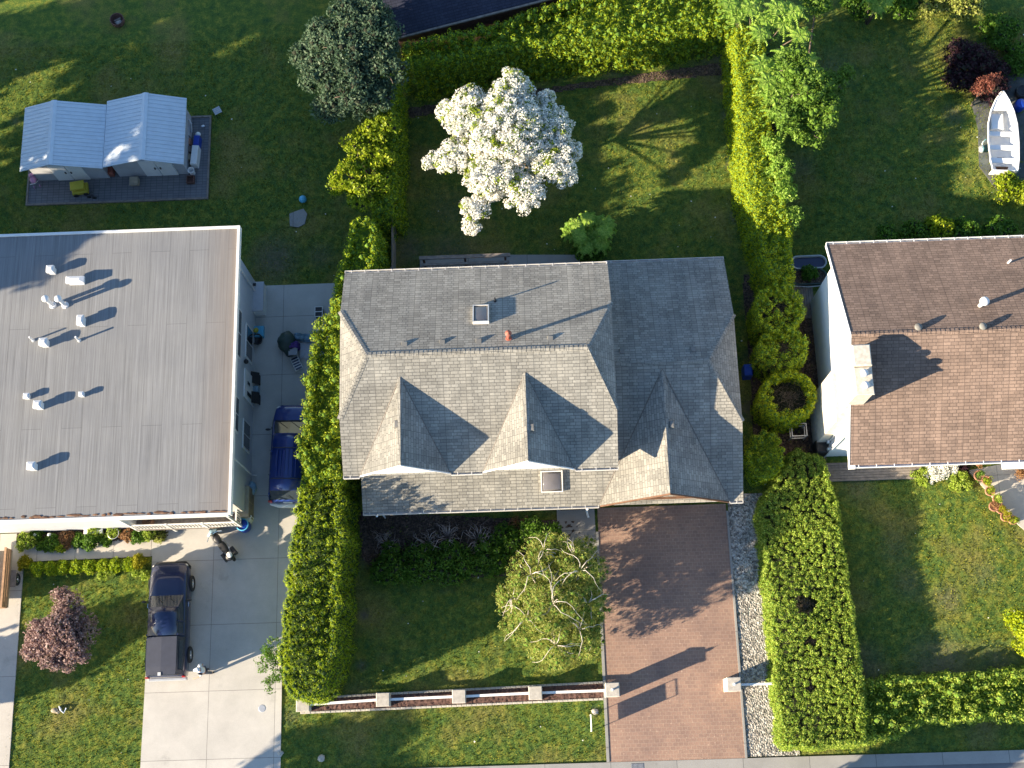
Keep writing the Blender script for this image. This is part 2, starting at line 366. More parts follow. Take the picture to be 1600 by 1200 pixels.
def mat_gravel(name, stops, scale):
    m, nt, bs = newmat(name); c = coords(nt)
    v = nt.nodes.new('ShaderNodeTexVoronoi'); v.inputs['Scale'].default_value = scale; nt.links.new(c, v.inputs['Vector'])
    sx = nt.nodes.new('ShaderNodeSeparateColor'); nt.links.new(v.outputs['Color'], sx.inputs[0])
    n = noise(nt, c, 0.8, 6)
    k = mix(nt, 0.6, ramp(nt, sx.outputs[0], stops), ramp(nt, n, [(0.35,(0.7,0.68,0.62)),(0.65,(1.2,)*3)]), 'MULTIPLY')
    nt.links.new(k, bs.inputs['Base Color']); bs.inputs['Roughness'].default_value = .9; bump(nt, bs, v.outputs['Distance'], 1.0, 0.05); return m
M['gravel'] = mat_gravel('pale_gravel', [(0,(0.12,0.11,0.10)),(0.5,(0.32,0.30,0.265)),(1,(0.56,0.53,0.48))], 12)
M['soil'] = mat_gravel('bed_soil', [(0,(0.035,0.022,0.016)),(0.6,(0.08,0.052,0.038)),(1,(0.16,0.11,0.08))], 14)
def mat_lawn():
    m, nt, bs = newmat('lawn_grass'); c = coords(nt)
    n1 = noise(nt, c, 0.28, 5, 0.6); n2 = noise(nt, c, 2.3, 6, 0.72); n3 = noise(nt, c, 17, 3, 0.7)
    k = ramp(nt, n2, [(0.28,(0.028,0.075,0.030)),(0.5,(0.095,0.148,0.032)),(0.72,(0.25,0.24,0.045))])
    k = mix(nt, ramp(nt, n1, [(0.5,(0,0,0)),(0.68,(0.8,)*3)]), k, (0.22,0.185,0.065))
    k = mix(nt, 0.75, k, ramp(nt, n3, [(0.32,(0.35,0.42,0.35)),(0.68,(1.6,1.5,1.3))]), 'MULTIPLY')
    at = nt.nodes.new('ShaderNodeAttribute'); at.attribute_name = 'dirt'
    mr = nt.nodes.new('ShaderNodeMath'); mr.operation = 'MULTIPLY'; nt.links.new(at.outputs['Fac'], mr.inputs[0]); nt.links.new(ramp(nt, n2, [(0.3,(0.35,)*3),(0.6,(1,1,1))]), mr.inputs[1])
    k = mix(nt, mr.outputs[0], k, (0.14,0.115,0.095))
    nt.links.new(k, bs.inputs['Base Color']); bs.inputs['Roughness'].default_value = 1; bs.inputs['Specular IOR Level'].default_value = 0.1
    bump(nt, bs, n3, 0.8, 0.04); return m
M['lawn'] = mat_lawn()
# foliage
M['lf_cedar'] = leafmat('cedar_leaf', [(0.13,0.24,0.010),(0.31,0.42,0.015),(0.50,0.56,0.03)])
M['lf_cedar_y'] = leafmat('young_cedar_leaf', [(0.26,0.34,0.008),(0.38,0.46,0.012),(0.5,0.56,0.02)])
M['lf_privet'] = leafmat('privet_leaf', [(0.16,0.26,0.02),(0.32,0.43,0.05),(0.48,0.56,0.12)])
M['lf_laurel'] = leafmat('broad_leaf', [(0.13,0.21,0.010),(0.25,0.34,0.015),(0.42,0.47,0.03)])
M['lf_mid'] = leafmat('mid_green_leaf', [(0.06,0.14,0.015),(0.12,0.22,0.025),(0.20,0.31,0.045)])
M['lf_dark'] = leafmat('blue_green_leaf', [(0.05,0.10,0.06),(0.09,0.15,0.09),(0.14,0.20,0.12)])
M['lf_sumac'] = leafmat('sumac_leaf', [(0.17,0.32,0.04),(0.27,0.43,0.06),(0.38,0.52,0.10)])
M['lf_birch'] = leafmat('birch_leaf', [(0.16,0.21,0.03),(0.32,0.36,0.07),(0.5,0.5,0.16)])
M['lf_purple'] = leafmat('plum_leaf', [(0.18,0.11,0.11),(0.33,0.22,0.215),(0.50,0.38,0.36)])
M['lf_maroon'] = leafmat('maroon_leaf', [(0.022,0.010,0.016),(0.045,0.018,0.028),(0.07,0.03,0.04)])
M['lf_red'] = leafmat('red_maple_leaf', [(0.20,0.06,0.045),(0.30,0.10,0.07),(0.36,0.16,0.10)])
M['lf_yellow'] = leafmat('gold_leaf', [(0.22,0.24,0.01),(0.34,0.32,0.015),(0.42,0.38,0.03)])
M['lf_under'] = leafmat('undergrowth_leaf', [(0.05,0.13,0.014),(0.10,0.21,0.022),(0.17,0.29,0.035)])
M['lf_orange'] = leafmat('rusty_leaf', [(0.2,0.10,0.05),(0.32,0.17,0.08),(0.4,0.25,0.12)])
M['blossom'] = leafmat('white_blossom', [(0.76,0.76,0.70),(0.84,0.83,0.79),(0.9,0.89,0.86)], trans=0.3, big=0.9)
M['grass_blade'] = leafmat('grass_blade', [(0.12,0.15,0.010),(0.20,0.22,0.02),(0.32,0.29,0.05)], trans=0.3, big=0.3)

# ------------------------------------------------------------------ foliage
def leaf_quads(P, N, size, asp, rng):
    n = len(P); r = rng.normal(size=(n,3)); t = np.cross(N, r); t /= np.linalg.norm(t, axis=1)[:,None] + 1e-9
    b = np.cross(N, t); s = size[:,None]
    V = np.stack([P - t*s, P + b*s*asp, P + t*s, P - b*s*asp], axis=1).reshape(-1,3)
    return V, np.arange(4*n).reshape(n,4)
def blob_pts(C, Rr, n, rng, shell=0.78, tilt=0.42):
    "n leaves round every blob"
    m = len(C); d = rng.normal(size=(m,n,3)); d /= np.linalg.norm(d, axis=2)[:,:,None]
    rad = shell + (1-shell)*rng.random((m,n,1))**0.5
    P = C[:,None,:] + d*rad*Rr[:,None,:]
    N = d + rng.normal(size=(m,n,3))*tilt; N /= np.linalg.norm(N, axis=2)[:,:,None]
    return P.reshape(-1,3), N.reshape(-1,3)
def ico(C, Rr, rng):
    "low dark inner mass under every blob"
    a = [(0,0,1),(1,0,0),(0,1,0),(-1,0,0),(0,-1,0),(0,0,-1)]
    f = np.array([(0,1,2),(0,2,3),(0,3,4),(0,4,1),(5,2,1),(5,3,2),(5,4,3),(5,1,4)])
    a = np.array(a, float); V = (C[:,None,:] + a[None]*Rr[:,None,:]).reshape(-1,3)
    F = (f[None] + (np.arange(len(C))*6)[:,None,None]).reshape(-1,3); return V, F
def poly_in(x, y, poly):
    ins = np.zeros(x.shape, bool); n = len(poly)
    for i in range(n):
        x1,y1 = poly[i]; x2,y2 = poly[(i+1)%n]
        c = ((y1 > y) != (y2 > y)) & (x < (x2-x1)*(y-y1)/((y2-y1) or 1e-9) + x1); ins ^= c
    return ins
def world_poly(pp, z): return [G(a, b, z) for a, b in pp]
def hedge(name, label, cat, top_px, h, mat, s=0.36, r=0.26, n=34, leaf=0.075, asp=0.45, jit=0.14, knob=0.0, batter=0.25, kr=.15, kfill=.75, ksp=2.9, rag=.05,
          holes=(), side=True, seed=1, group=None, core='core_green', zb=0.0, top=True, hfun=None):
    rng = np.random.default_rng(seed); poly = world_poly(top_px, h)
    A = np.array(poly); cen = A.mean(0)
    area = sum(poly[i][0]*poly[(i+1)%len(poly)][1]-poly[(i+1)%len(poly)][0]*poly[i][1] for i in range(len(poly)))
    if area < 0: poly = poly[::-1]
    t = thing(name, label, cat, (cen[0], cen[1], 0), group=group)
    C = []
    x0,y0 = A.min(0); x1,y1 = A.max(0)
    if top:
        gx, gy = np.meshgrid(np.arange(x0, x1, s), np.arange(y0, y1, s)); gx = gx.ravel() + rng.uniform(-s*.45, s*.45, gx.size); gy = gy.ravel() + rng.uniform(-s*.45, s*.45, gy.size)
        ok = poly_in(gx, gy, poly)
        for hx, hy, hr in holes: ok &= np.hypot(gx-hx, gy-hy) > hr
        gx = gx[ok]; gy = gy[ok]
        gz = h - r*0.8 - (knob*1.1) + rng.uniform(-jit, jit, gx.size) + 0.12*np.sin(gx*1.3+seed)*np.cos(gy*1.1)
        C.append(np.stack([gx,gy,gz],1)); KC = []
        if knob:
            ks = kr*ksp; kx, ky = np.meshgrid(np.arange(x0-.1, x1+.1, ks), np.arange(y0-.1, y1+.1, ks)); kx = kx.ravel() + rng.uniform(-ks*.5, ks*.5, kx.size); ky = ky.ravel() + rng.uniform(-ks*.5, ks*.5, ky.size)
            ok = poly_in(kx, ky, poly) & (rng.random(kx.size) < kfill)
            for hx, hy, hr in holes: ok &= np.hypot(kx-hx, ky-hy) > hr
            kx = kx[ok]; ky = ky[ok]; kz = h - kr*.6 + rng.uniform(-knob*.6, knob*.25, kx.size); KC = np.stack([kx,ky,kz],1)
    if side:
        np_ = len(poly)
        for i in range(np_):
            a = np.array(poly[i]); b = np.array(poly[(i+1)%np_]); L = np.linalg.norm(b-a)
            nrm = np.array([b[1]-a[1], a[0]-b[0]])/max(L,1e-6)
            nl = max(1, int(L/s)); nz = max(1, int((h-zb)/s))
            u, v = np.meshgrid((np.arange(nl)+.5)/nl, (np.arange(nz)+.3)/nz); u = u.ravel() + rng.uniform(-.4,.4,u.size)/nl; v = np.clip(v.ravel() + rng.uniform(-.4,.4,v.size)/nz, 0.02, .97)
            out = batter*np.sqrt(np.clip(1-v,0,1)) - r*0.5 + rng.uniform(-jit, jit, u.size)*.7
            arc = i*3.7 + u*L; out = out + rag*(np.sin(arc*2.3+seed)+.6*np.sin(arc*5.1+v*2+seed*2))
            p = a + (b-a)*u[:,None] + nrm*out[:,None]
            C.append(np.column_stack([p, zb + v*(h-zb)-r*.3]))
    C = np.concatenate(C); C[:,2] = np.maximum(C[:,2], 0.1)
    if hfun is not None: C[:,2] *= hfun(C[:,0], C[:,1])
    Rr = np.full((len(C),3), r)*rng.uniform(.75,1.25,(len(C),1))
    if knob and top:
        C = np.concatenate([C, KC]); Rr = np.concatenate([Rr, np.array([1,1,2.3])*kr*rng.uniform(.7,1.3,(len(KC),1))])
    P, N = blob_pts(C, Rr, n, rng)
    sz = leaf*rng.uniform(.6,1.3,len(P)); LV, LF = leaf_quads(P - cen.tolist()[0]*np.array([1,0,0]) - cen.tolist()[1]*np.array([0,1,0]), N, sz, asp, rng)
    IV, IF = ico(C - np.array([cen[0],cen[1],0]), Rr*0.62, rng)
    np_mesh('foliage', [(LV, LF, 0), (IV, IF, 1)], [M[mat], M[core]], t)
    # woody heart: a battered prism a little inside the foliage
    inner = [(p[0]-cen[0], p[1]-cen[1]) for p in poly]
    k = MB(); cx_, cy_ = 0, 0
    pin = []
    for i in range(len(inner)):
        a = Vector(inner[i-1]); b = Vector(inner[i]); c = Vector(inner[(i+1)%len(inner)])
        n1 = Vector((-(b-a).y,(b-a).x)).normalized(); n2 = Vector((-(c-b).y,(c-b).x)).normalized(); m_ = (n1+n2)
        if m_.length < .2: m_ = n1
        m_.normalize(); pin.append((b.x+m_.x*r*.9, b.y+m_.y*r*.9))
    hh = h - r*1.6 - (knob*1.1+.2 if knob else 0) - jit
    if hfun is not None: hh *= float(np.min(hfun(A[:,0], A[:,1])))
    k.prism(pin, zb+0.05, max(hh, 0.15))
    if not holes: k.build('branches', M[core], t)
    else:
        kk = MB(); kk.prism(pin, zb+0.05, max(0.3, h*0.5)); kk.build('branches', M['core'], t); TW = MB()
        for hx, hy, hr in holes:
            for q in range(int(60 + 260*hr)):
                a_ = rng.uniform(0,6.28); rr_ = hr*rng.uniform(0,1.15); z_ = h*rng.uniform(.55,.85); x_ = hx-cen[0]+math.cos(a_)*rr_; y_ = hy-cen[1]+math.sin(a_)*rr_; b_ = rng.uniform(0,6.28); L_ = rng.uniform(.1,.25)
                TW.tube([(x_,y_,z_-.15),(x_+math.cos(b_)*L_*.5,y_+math.sin(b_)*L_*.5,z_),(x_+math.cos(b_)*L_,y_+math.sin(b_)*L_,z_+rng.uniform(0,.12))], .012, 3, .004)
        tag(TW.build('bare_twigs', M['bark'], t), kind='stuff')
    return t
def lumps(lobes, rng, dens, zs=0.8):
    "blob centres over the surface of the lobes"
    C = []
    for (x,y,z,rr) in lobes:
        m = int(dens*rr*rr*4*3.14)+3
        d = rng.normal(size=(m,3)); d /= np.linalg.norm(d,axis=1)[:,None]
        d[:,2] = np.where(d[:,2] < -0.5, -d[:,2], d[:,2])
        C.append(np.array([x,y,z]) + d*rr*np.array([1,1,zs])*rng.uniform(.55,1.02,(m,1)))
    return np.concatenate(C)
def tree(name, label, cat, lobes_px, mat, trunk_h=1.0, r=0.3, n=30, leaf=0.08, asp=0.5, dens=3.0, seed=1, bark='bark', tr=0.14, group=None,
         core=None, mat2=None, frac2=0.3, visible_branches=0, zs=0.8, trunk_at=None, shell=0.4, tilt=0.9, corescale=.45, jitr=.4):
    "lobes_px: (px, py, z, radius in px)"
    rng = np.random.default_rng(seed); random.seed(seed)
    lobes = []
    for px, py, z, rp in lobes_px:
        x, y = G(px, py, z); lobes.append((x, y, z, rp*mpp(px, py, z)))
    L = np.array(lobes); wts = L[:,3]**2; cen = (L[:,:2]*wts[:,None]).sum(0)/wts.sum()
    if trunk_at: cen = np.array(G(*trunk_at, 0))
    t = thing(name, label, cat, (cen[0], cen[1], 0), group=group)
    off = np.array([cen[0], cen[1], 0])
    C = lumps([(a-cen[0], b-cen[1], c, d) for a,b,c,d in lobes], rng, dens, zs); C[:,2] = np.maximum(C[:,2], 0.15)
    Rr = np.full((len(C),3), r)*rng.uniform(1-jitr,1+jitr,(len(C),1)); Rr[:,2] *= .8
    ch = []
    if mat2:
        pick = rng.random(len(C)) < frac2
        for sel, mi in ((~pick, 0), (pick, 1)):
            if sel.sum():
                P, N = blob_pts(C[sel], Rr[sel]*(1 if mi == 0 else 1.0), n, rng, shell, tilt); V, F = leaf_quads(P, N, leaf*rng.uniform(.6,1.35,len(P)), asp, rng); ch.append((V,F,mi))
    else:
        P, N = blob_pts(C, Rr, n, rng, shell, tilt); V, F = leaf_quads(P, N, leaf*rng.uniform(.6,1.35,len(P)), asp, rng); ch.append((V,F,0))
    mats = [M[mat], M[mat2 or mat]]
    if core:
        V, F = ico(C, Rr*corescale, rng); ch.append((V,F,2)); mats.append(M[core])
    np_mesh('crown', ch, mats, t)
    k = MB(); k.smooth = True
    top = Vector((0,0,trunk_h))
    k.tube([(0,0,-0.05),(0.02,0.01,trunk_h*.5),tuple(top)], tr, 8, tr*.7)
    for a,b,c,d in lobes:
        e = Vector((a-cen[0], b-cen[1], c)); mid = top.lerp(e, .5) + Vector((random.uniform(-.2,.2)*d, random.uniform(-.2,.2)*d, 0.08*d))
        k.tube([tuple(top), tuple(mid), tuple(e)], tr*.55, 6, tr*.22)
        for q in range(visible_branches):
            ang = random.uniform(0, 6.28); st_ = [e + Vector((0,0,d*zs*.55))]
            for w_ in range(1, 7):
                u = w_/6; ang += random.uniform(-.55,.55); hp = st_[-1] + Vector((math.cos(ang), math.sin(ang), 0))*d*.19
                rad_ = min(1.2, math.hypot(hp.x-e.x, hp.y-e.y)/max(d,.01)); hp.z = e.z + d*zs*(1.16*math.sqrt(max(.05, 1.3-rad_*rad_))) ; st_.append(hp)
            if c > 2.5: k.tube([tuple(p_) for p_ in st_], tr*.11, 5, tr*.03)
        for q in range(3):
            ang = random.uniform(0, 6.28); el = random.uniform(.1, .9 if visible_branches else .6)
            tip = e + Vector((math.cos(ang)*math.cos(el), math.sin(ang)*math.cos(el), math.sin(el)*zs))*d*random.uniform(.75,1.0)
            m1 = e.lerp(tip,.35) + Vector((random.uniform(-.1,.1),random.uniform(-.1,.1),.12))*d
            m2 = e.lerp(tip,.7) + Vector((random.uniform(-.12,.12),random.uniform(-.12,.12),.08))*d
            k.tube([tuple(e), tuple(m1), tuple(m2), tuple(tip)], tr*.26, 5, tr*.08)
    k.build('trunk', M[bark], t)
    return t
def bush(name, label, cat, px, py, rp, h, mat, **kw):
    "small rounded shrub"
    x, y = G(px, py, h*.6); a = rp
    kw.setdefault('dens', 5); kw.setdefault('r', .2)
    lobes = [(px, py, h*.55, a*.75)] + [(px + a*.45*math.cos(q*2.1+px), py + a*.45*math.sin(q*2.1+px), h*.5, a*.5) for q in range(3)]
    return tree(name, label, cat, lobes, mat, trunk_h=h*.2, tr=.03, **kw)
exec_parts = []

# ================================================================== GROUND AND PAVING
def at(t):
    k = MB(); k.m = Matrix.Translation(-Vector(t.location)); return k
def build_ground():
    rng = np.random.default_rng(3)
    def axis(a, b, s, far):
        o = [a - far*(1-i/6)**2 for i in range(6)]; o = [v for v in o if v < a-.5]
        o2 = [b + far*(i/6)**2 for i in range(1,7)]
        return np.array(o + list(np.arange(a, b, s)) + [b] + o2)
    X = axis(-31, 31, 0.09, 500); Y = axis(-3, 38, 0.09, 500)
    gx, gy = np.meshgrid(X, Y); nx, ny = len(X), len(Y)
    z = rng.random(gx.shape)*0.045*(0.4+rng.random(gx.shape)) 
    cl = rng.random((ny//4+2, nx//4+2)); z += 0.03*np.kron(cl, np.ones((4,4)))[:ny,:nx]*(rng.random(gx.shape))
    far = (gx < -30.9)|(gx > 30.9)|(gy < -2.9)|(gy > 37.9); z[far | (gy < -0.93)] = 0
    V = np.stack([gx, gy, z], 2).reshape(-1,3)
    i = np.arange((nx-1)*(ny-1)); r = i//(nx-1); c = i%(nx-1); a = r*nx + c
    F = np.stack([a, a+1, a+1+nx, a+nx], 1)
    o = np_mesh('ground', [(V, F, 0)], [M['lawn']]); tag(o, kind='structure')
    d = np.zeros(len(V))
    for px, py, rp, am in ((430,405,42,.8),(500,400,25,.5),(700,400,50,.6),(640,390,30,.7),(700,330,40,.4),(1140,180,14,.8),(1145,260,12,.9),(1150,340,12,.8),(1120,100,40,.6),(960,108,30,.5),
                           (1225,150,40,.6),(1250,260,30,.5),(1300,110,40,.4),(1490,180,20,.6),(1340,760,30,.5),(1420,910,30,.35),(1480,935,22,.5),(1540,900,25,.3),(1350,1040,40,.6),(1470,1045,60,.6),(1560,1040,40,.6),
                           (930,1112,8,.8),(1180,480,22,.9),(1180,560,20,.8),(1170,640,18,.8),(1290,620,15,.7),(25,190,10,.4),(455,1120,16,.4),(560,1090,30,.4),(575,870,20,.9),(570,960,10,.9),(565,1040,10,.7),
                           (1390,600,30,.3),(640,560,30,.9),(1260,560,20,.9),(1400,860,30,.3),(1530,1130,40,.3),(120,440,30,.4),(1200,1150,40,.6)):
        x, y = G(px, py); rr = rp*mpp(px, py); q = np.hypot(V[:,0]-x, V[:,1]-y)/rr
        d = np.maximum(d, am*np.clip(1.25-q, 0, 1))
    at_ = o.data.attributes.new('dirt', 'FLOAT', 'POINT'); at_.data.foreach_set('value', d.astype(np.float32))
    for p in (o.data,): 
        p.polygons.foreach_set('use_smooth', np.ones(len(p.polygons), bool))
    return o
build_ground()
def paving(name, pp, mat, top=0.09, label=None, cat=None, rim=None):
    k = MB(); k.prism([G(a, b, top) for a, b in pp], -0.05, top); o = k.build(name, M[mat]); 
    if label: tag(o, label, cat)
    else: tag(o, kind='structure')
    return fix_normals(o)
# left driveway (concrete) from the back yard to the street
xR = G(444, 960)[0]
k = MB(); ZP = 0.09
ydb = G(450, 446)[1]
k.prism([(-13.803, ydb), (-9.3, ydb), (-9.3, 8.0), (G(440,1100)[0], 6), (G(437,1200)[0]+.05, -0.9), (G(220,1200)[0], -0.9), (G(237,905)[0], 9.15), (G(237,866)[0], 9.15), (G(237,866)[0], 10.45), (-13.803, 10.45)], -.05, ZP)
tag(fix_normals(k.build('driveway', M['concrete'])), kind='structure')
# walkway in front of the left building
x1 = G(237,866)[0]-.02; ya = G(100,848)[1]; yb = G(100,876)[1]
k = MB(); k.prism([(-32, 10.45), (G(27,840)[0], 10.45), (G(27,840)[0], ya), (x1, ya+.06), (x1, yb+.06), (G(38,880)[0], yb), (G(15,1200)[0], -0.9), (-32, -0.9)], -.05, ZP-.004)
tag(fix_normals(k.build('path', M['walk'])), kind='structure')
# small slab between bed and driveway
# clay paver driveway
xa, xb = 2.95, 9.1
k = MB(); k.prism([(xa,-0.95),(xb,-0.95),(xb,10.75),(xa,10.75)], -.05, ZP); tag(k.build('paver_driveway', M['paver']), kind='structure')
k = MB(); k.box(xa-.13, xa-.003, -0.95, 9.6, -.05, ZP+.03); k.box(xb+.003, xb+.1, -0.95, 10.4, -.05, ZP+.04); tag(k.build('driveway_edging', M['kerb']), kind='structure')
# gravel strips beside the paver driveway, rough surface
def rough_sheet(name, poly, mat, step, amp, base, seed):
    rng = np.random.default_rng(seed); A = np.array(poly); x0,y0 = A.min(0); x1_,y1_ = A.max(0)
    X = np.arange(x0, x1_+step, step); Y = np.arange(y0, y1_+step, step); gx, gy = np.meshgrid(X, Y); z = base + rng.random(gx.shape)*amp
    nx = len(X); cxx = (gx[:-1,:-1]+step/2).ravel(); cyy = (gy[:-1,:-1]+step/2).ravel(); ok = poly_in(cxx, cyy, poly)
    i = np.arange(len(cxx))[ok]; r = i//(nx-1); c = i%(nx-1); a = r*nx+c
    o = np_mesh(name, [(np.stack([gx,gy,z],2).reshape(-1,3), np.stack([a,a+1,a+1+nx,a+nx],1), 0)], [M[mat]]); return tag(o, kind='structure')
rough_sheet('gravel_strip', [(9.21,-0.9),(11.6,-0.9),(11.0,3),(10.9,11.2),(9.21,11.2)], 'gravel', .07, .05, .05, 5)
rough_sheet('garden_soil', [G(a,b) for a,b in ((560,800),(900,815),(930,905),(800,900),(600,905),(565,870))], 'soil', .09, .08, .03, 6)
rough_sheet('bed_soil', [G(a,b) for a,b in ((28,832),(262,820),(264,838),(200,846),(100,850),(27,856))], 'soil', .08, .07, .06, 7)
rough_sheet('side_soil', [G(a,b) for a,b in ((1160,430),(1262,430),(1290,720),(1180,720))], 'soil', .09, .07, .03, 9)
rough_sheet('north_soil', [G(a,b) for a,b in ((636,170),(1150,95),(1150,115),(900,140),(640,185))], 'soil', .09, .07, .03, 10)
k = MB(); k.prism([(1.0,8.3),(2.81,8.3),(2.81,10.74),(1.0,10.74)], -.05, ZP-.002); tag(k.build('entry_path', M['kerb']), kind='structure')
# street, gutter pan and kerb
k = MB(); k.box(-300, 300, -1.5, -0.96, -.05, 0.1); tag(k.build('kerb', M['kerb']), kind='structure')
k = MB(); k.box(-300, 300, -9.5, -1.503, -.06, 0.03); tag(k.build('road', M['asphalt']), kind='structure')
# shed pad
k = MB(); sx0, sx1, sy0, sy1 = -25.9, -16.55, 27.75, 32.35
k.box(sx0, sx1, sy0, sy1, -.05, ZP); tag(k.build('shed_pad', M['pad']), kind='structure')
k = MB()
for a in ((sx0-.1, sx1+.1, sy0-.1, sy0-.003),(sx1+.003, sx1+.1, sy0, sy1+.1),(sx0-.1, sx1, sy1+.003, sy1+.1),(sx0-.1, sx0-.003, sy0, sy1)): k.box(a[0],a[1],a[2],a[3],-.05,ZP+.05)
tag(k.build('pad_edging', M['wood_grey']), kind='structure')
# concrete pad under the boat, terrace by right house
paving('boat_pad', [(1518,160),(1600,90),(1700,90),(1700,300),(1560,300),(1530,260),(1528,200)], 'dark_pad', .05)
paving('terrace', [(1512,735),(1700,700),(1700,900),(1598,826),(1570,800),(1545,770)], 'walk')
k = MB(); x0, y0 = G(1290,722); 
for i in range(7): k.box(14.0, G(1440,735)[0]-.02*i, 12.55-.13*i-.115, 12.55-.13*i, 0.0, .16)
tag(k.build('boardwalk', M['wood_grey']), kind='structure')
# odd slab on the back lawn
k = MB(); k.prism([G(a,b,.07) for a,b in ((452,334),(462,330),(474,326),(480,334),(476,350),(466,355),(453,353))], 0, .075); tag(fix_normals(k.build('stepping_slab', M['kerb'])), 'irregular grey slab lying in the shaded lawn below the light blue ball', 'slab')
k = MB(); cxm, cym = G(410,1107); k.lathe((cxm,cym,ZP), [(0.17,0),(0.17,.006),(0.15,.012),(0.0,.012)], 18); tag(k.build('manhole_cover', M['metal']), 'small round metal cover set in the left concrete driveway', 'cover')
k = MB(); gx_, gy_ = G(996,1197, .1)
k.box(gx_-.28, gx_+.28, gy_-.3, gy_+.12, .1, .104); tg = k.build('drain_grate', M['black']); tag(tg, 'iron drain grate in the kerb below the clay paver driveway', 'grate')
k = MB()
for i in range(10): k.box(gx_-.27+i*.056, gx_-.24+i*.056, gy_-.29, gy_+.11, .104, .118)
k.build('bars', M['metal'], tg)

# ================================================================== LEFT APARTMENT BUILDING
LB = thing('apartment_building', 'long flat roofed grey building left of the driveway with metal roof vents', 'building', (-13.8, 10.5, 0))
k = at(LB)
xw = G(208,818,1.5)[0]; k.prism([(-45,10.5),(xw,10.5),(xw,10.95),(-13.8,10.95),(-13.8,22.85),(-45,22.85)], 0, 5.75); k.build('wall', M['siding_blue'], LB)
k = at(LB); k.prism([(-45.5,9.97),(-13.3,9.97),(-13.3,23.42),(-45.5,23.42)], 5.75, 6.0); k.build('roof', M['flatroof'], LB)
k = at(LB)
k.box(-13.4,-13.28,9.93,23.5,5.7,6.07); k.box(-45.5,-13.403,23.38,23.5,5.7,6.06); k.box(-45.5,-13.403,9.9,10.02,5.7,6.03); k.build('fascia', M['trim'], LB)
k = at(LB)
for i in range(90):    # tar and leaf litter built up along the south lip
    x = -13.6 - i*.35 - random.random()*.2; k.ell((x, 10.1+random.uniform(-.02,.05), 6.01), (random.uniform(.1,.28), random.uniform(.03,.08), .03), 7, 4, .3)
tag(k.build('litter', M['wood_brown'], LB), kind='stuff')
def vent_box(px, py, s=.2, h=.42, lx=None):
    x, y = G(px, py, 6+h); lx = lx or s
    k = at(LB); k.box(x-lx*.8, x+lx*.8, y-s*.8, y+s*.8, 6.0, 6+h*.55); k.box(x-lx, x+lx, y-s, y+s, 6+h*.55, 6+h*.9)
    k.add([(x-lx,y-s,6+h*.9),(x+lx,y-s,6+h*.9),(x+lx,y+s,6+h*.9),(x-lx,y+s,6+h*.9),(x-lx*.5,y-s*.35,6+h),(x+lx*.5,y-s*.35,6+h),(x+lx*.5,y+s*.35,6+h),(x-lx*.5,y+s*.35,6+h)],[(0,1,5,4),(1,2,6,5),(2,3,7,6),(3,0,4,7),(4,5,6,7)])
    k.build('roof_vent', M['tin'], LB)
for a in ((77,419,.17,.5),(66,533,.18,.5),(57,631,.18,.5),(47,727,.18,.5),(40,618,.13,.3),(126,615,.11,.3)): vent_box(*a)
vent_box(116,436,.16,.45,.42); vent_box(124,499,.24,.5,.15)
def roof_pipe(par, base, r, h, mat, z=6.0, ball=None, name='vent_pipe'):
    x, y = G(base[0], base[1], z); k = at(par); k.smooth = False
    k.cyl((x,y,z-.05),(x,y,z+.09),r*2.1,r*1.6,12); k.cyl((x,y,z+.05),(x,y,z+h),r,r,12)
    if ball: k.smooth = True; k.ell((x,y,z+h+ball*.3),(ball,ball,ball*.8),14,8)
    return k.build(name, M[mat], par)
roof_pipe(LB, (82.5,477), .09, .85, 'tin', ball=.17); roof_pipe(LB, (102,477), .09, .85, 'tin', ball=.17)
roof_pipe(LB, (52,532), .04, .5, 'tin'); roof_pipe(LB, (124,532), .045, .52, 'tin')
# east wall windows, door
def wall_window_e(y0, y1, z0, z1, name='window', mull=1):
    k = at(LB); X = -13.8
    k.box(X+.003, X+.06, y0-.07, y1+.07, z0-.08, z1+.07); fr = k.build(name, M['trim'], LB)
    k = at(LB); m_ = [y0 + (y1-y0)*i/(mull+1) for i in range(mull+2)]
    for i in range(mull+1): k.box(X+.05, X+.068, m_[i]+.03, m_[i+1]-.03, z0, z1)
    k.build('pane', M['glass'], fr)
wall_window_e(17.9, 20.2, 3.3, 4.5, mull=1); wall_window_e(14.3, 15.9, 3.3, 4.5); wall_window_e(18.4, 20.0, .9, 2.1); wall_window_e(13.9,15.2,.9,2.1)
k = at(LB); k.box(-13.797,-13.74,16.35,17.75,.05,2.2); d = k.build('door', M['white'], LB)
k = at(LB); k.box(-13.74,-13.72,16.55,16.75,.9,1.7); k.box(-13.74,-13.72,17.1,17.25,1.2,1.7); k.build('window', M['glass'], d)
k = at(LB); 
for yy in (22.2, 12.9): k = at(LB); k.tube([(-13.35,yy,5.72),(-13.7,yy,5.3),(-13.72,yy,.3),(-13.55,yy,.12)], .045, 6); k.build('downspout', M['trim'], LB)
k = at(LB); k.ell((-13.62,17.95,2.6),(.12,.12,.14),10,6); k.build('wall_lamp', M['black'], LB)
# south wall: windows, lower storey
def wall_window_s(x0, x1_, z0, z1):
    k = at(LB); k.box(x0-.07, x1_+.07, 10.44, 10.497, z0-.08, z1+.07); fr = k.build('window', M['trim'], LB)
    k = at(LB); xm = (x0+x1_)/2; k.box(x0, xm-.03, 10.428, 10.445, z0, z1); k.box(xm+.03, x1_, 10.428, 10.445, z0, z1); k.build('pane', M['glass'], fr)
for a, b in ((-24.6,-22.6),(-22.0,-20.6),(-20.0,-18.9)): 
    wall_window_s(a, b, 3.4, 4.6)
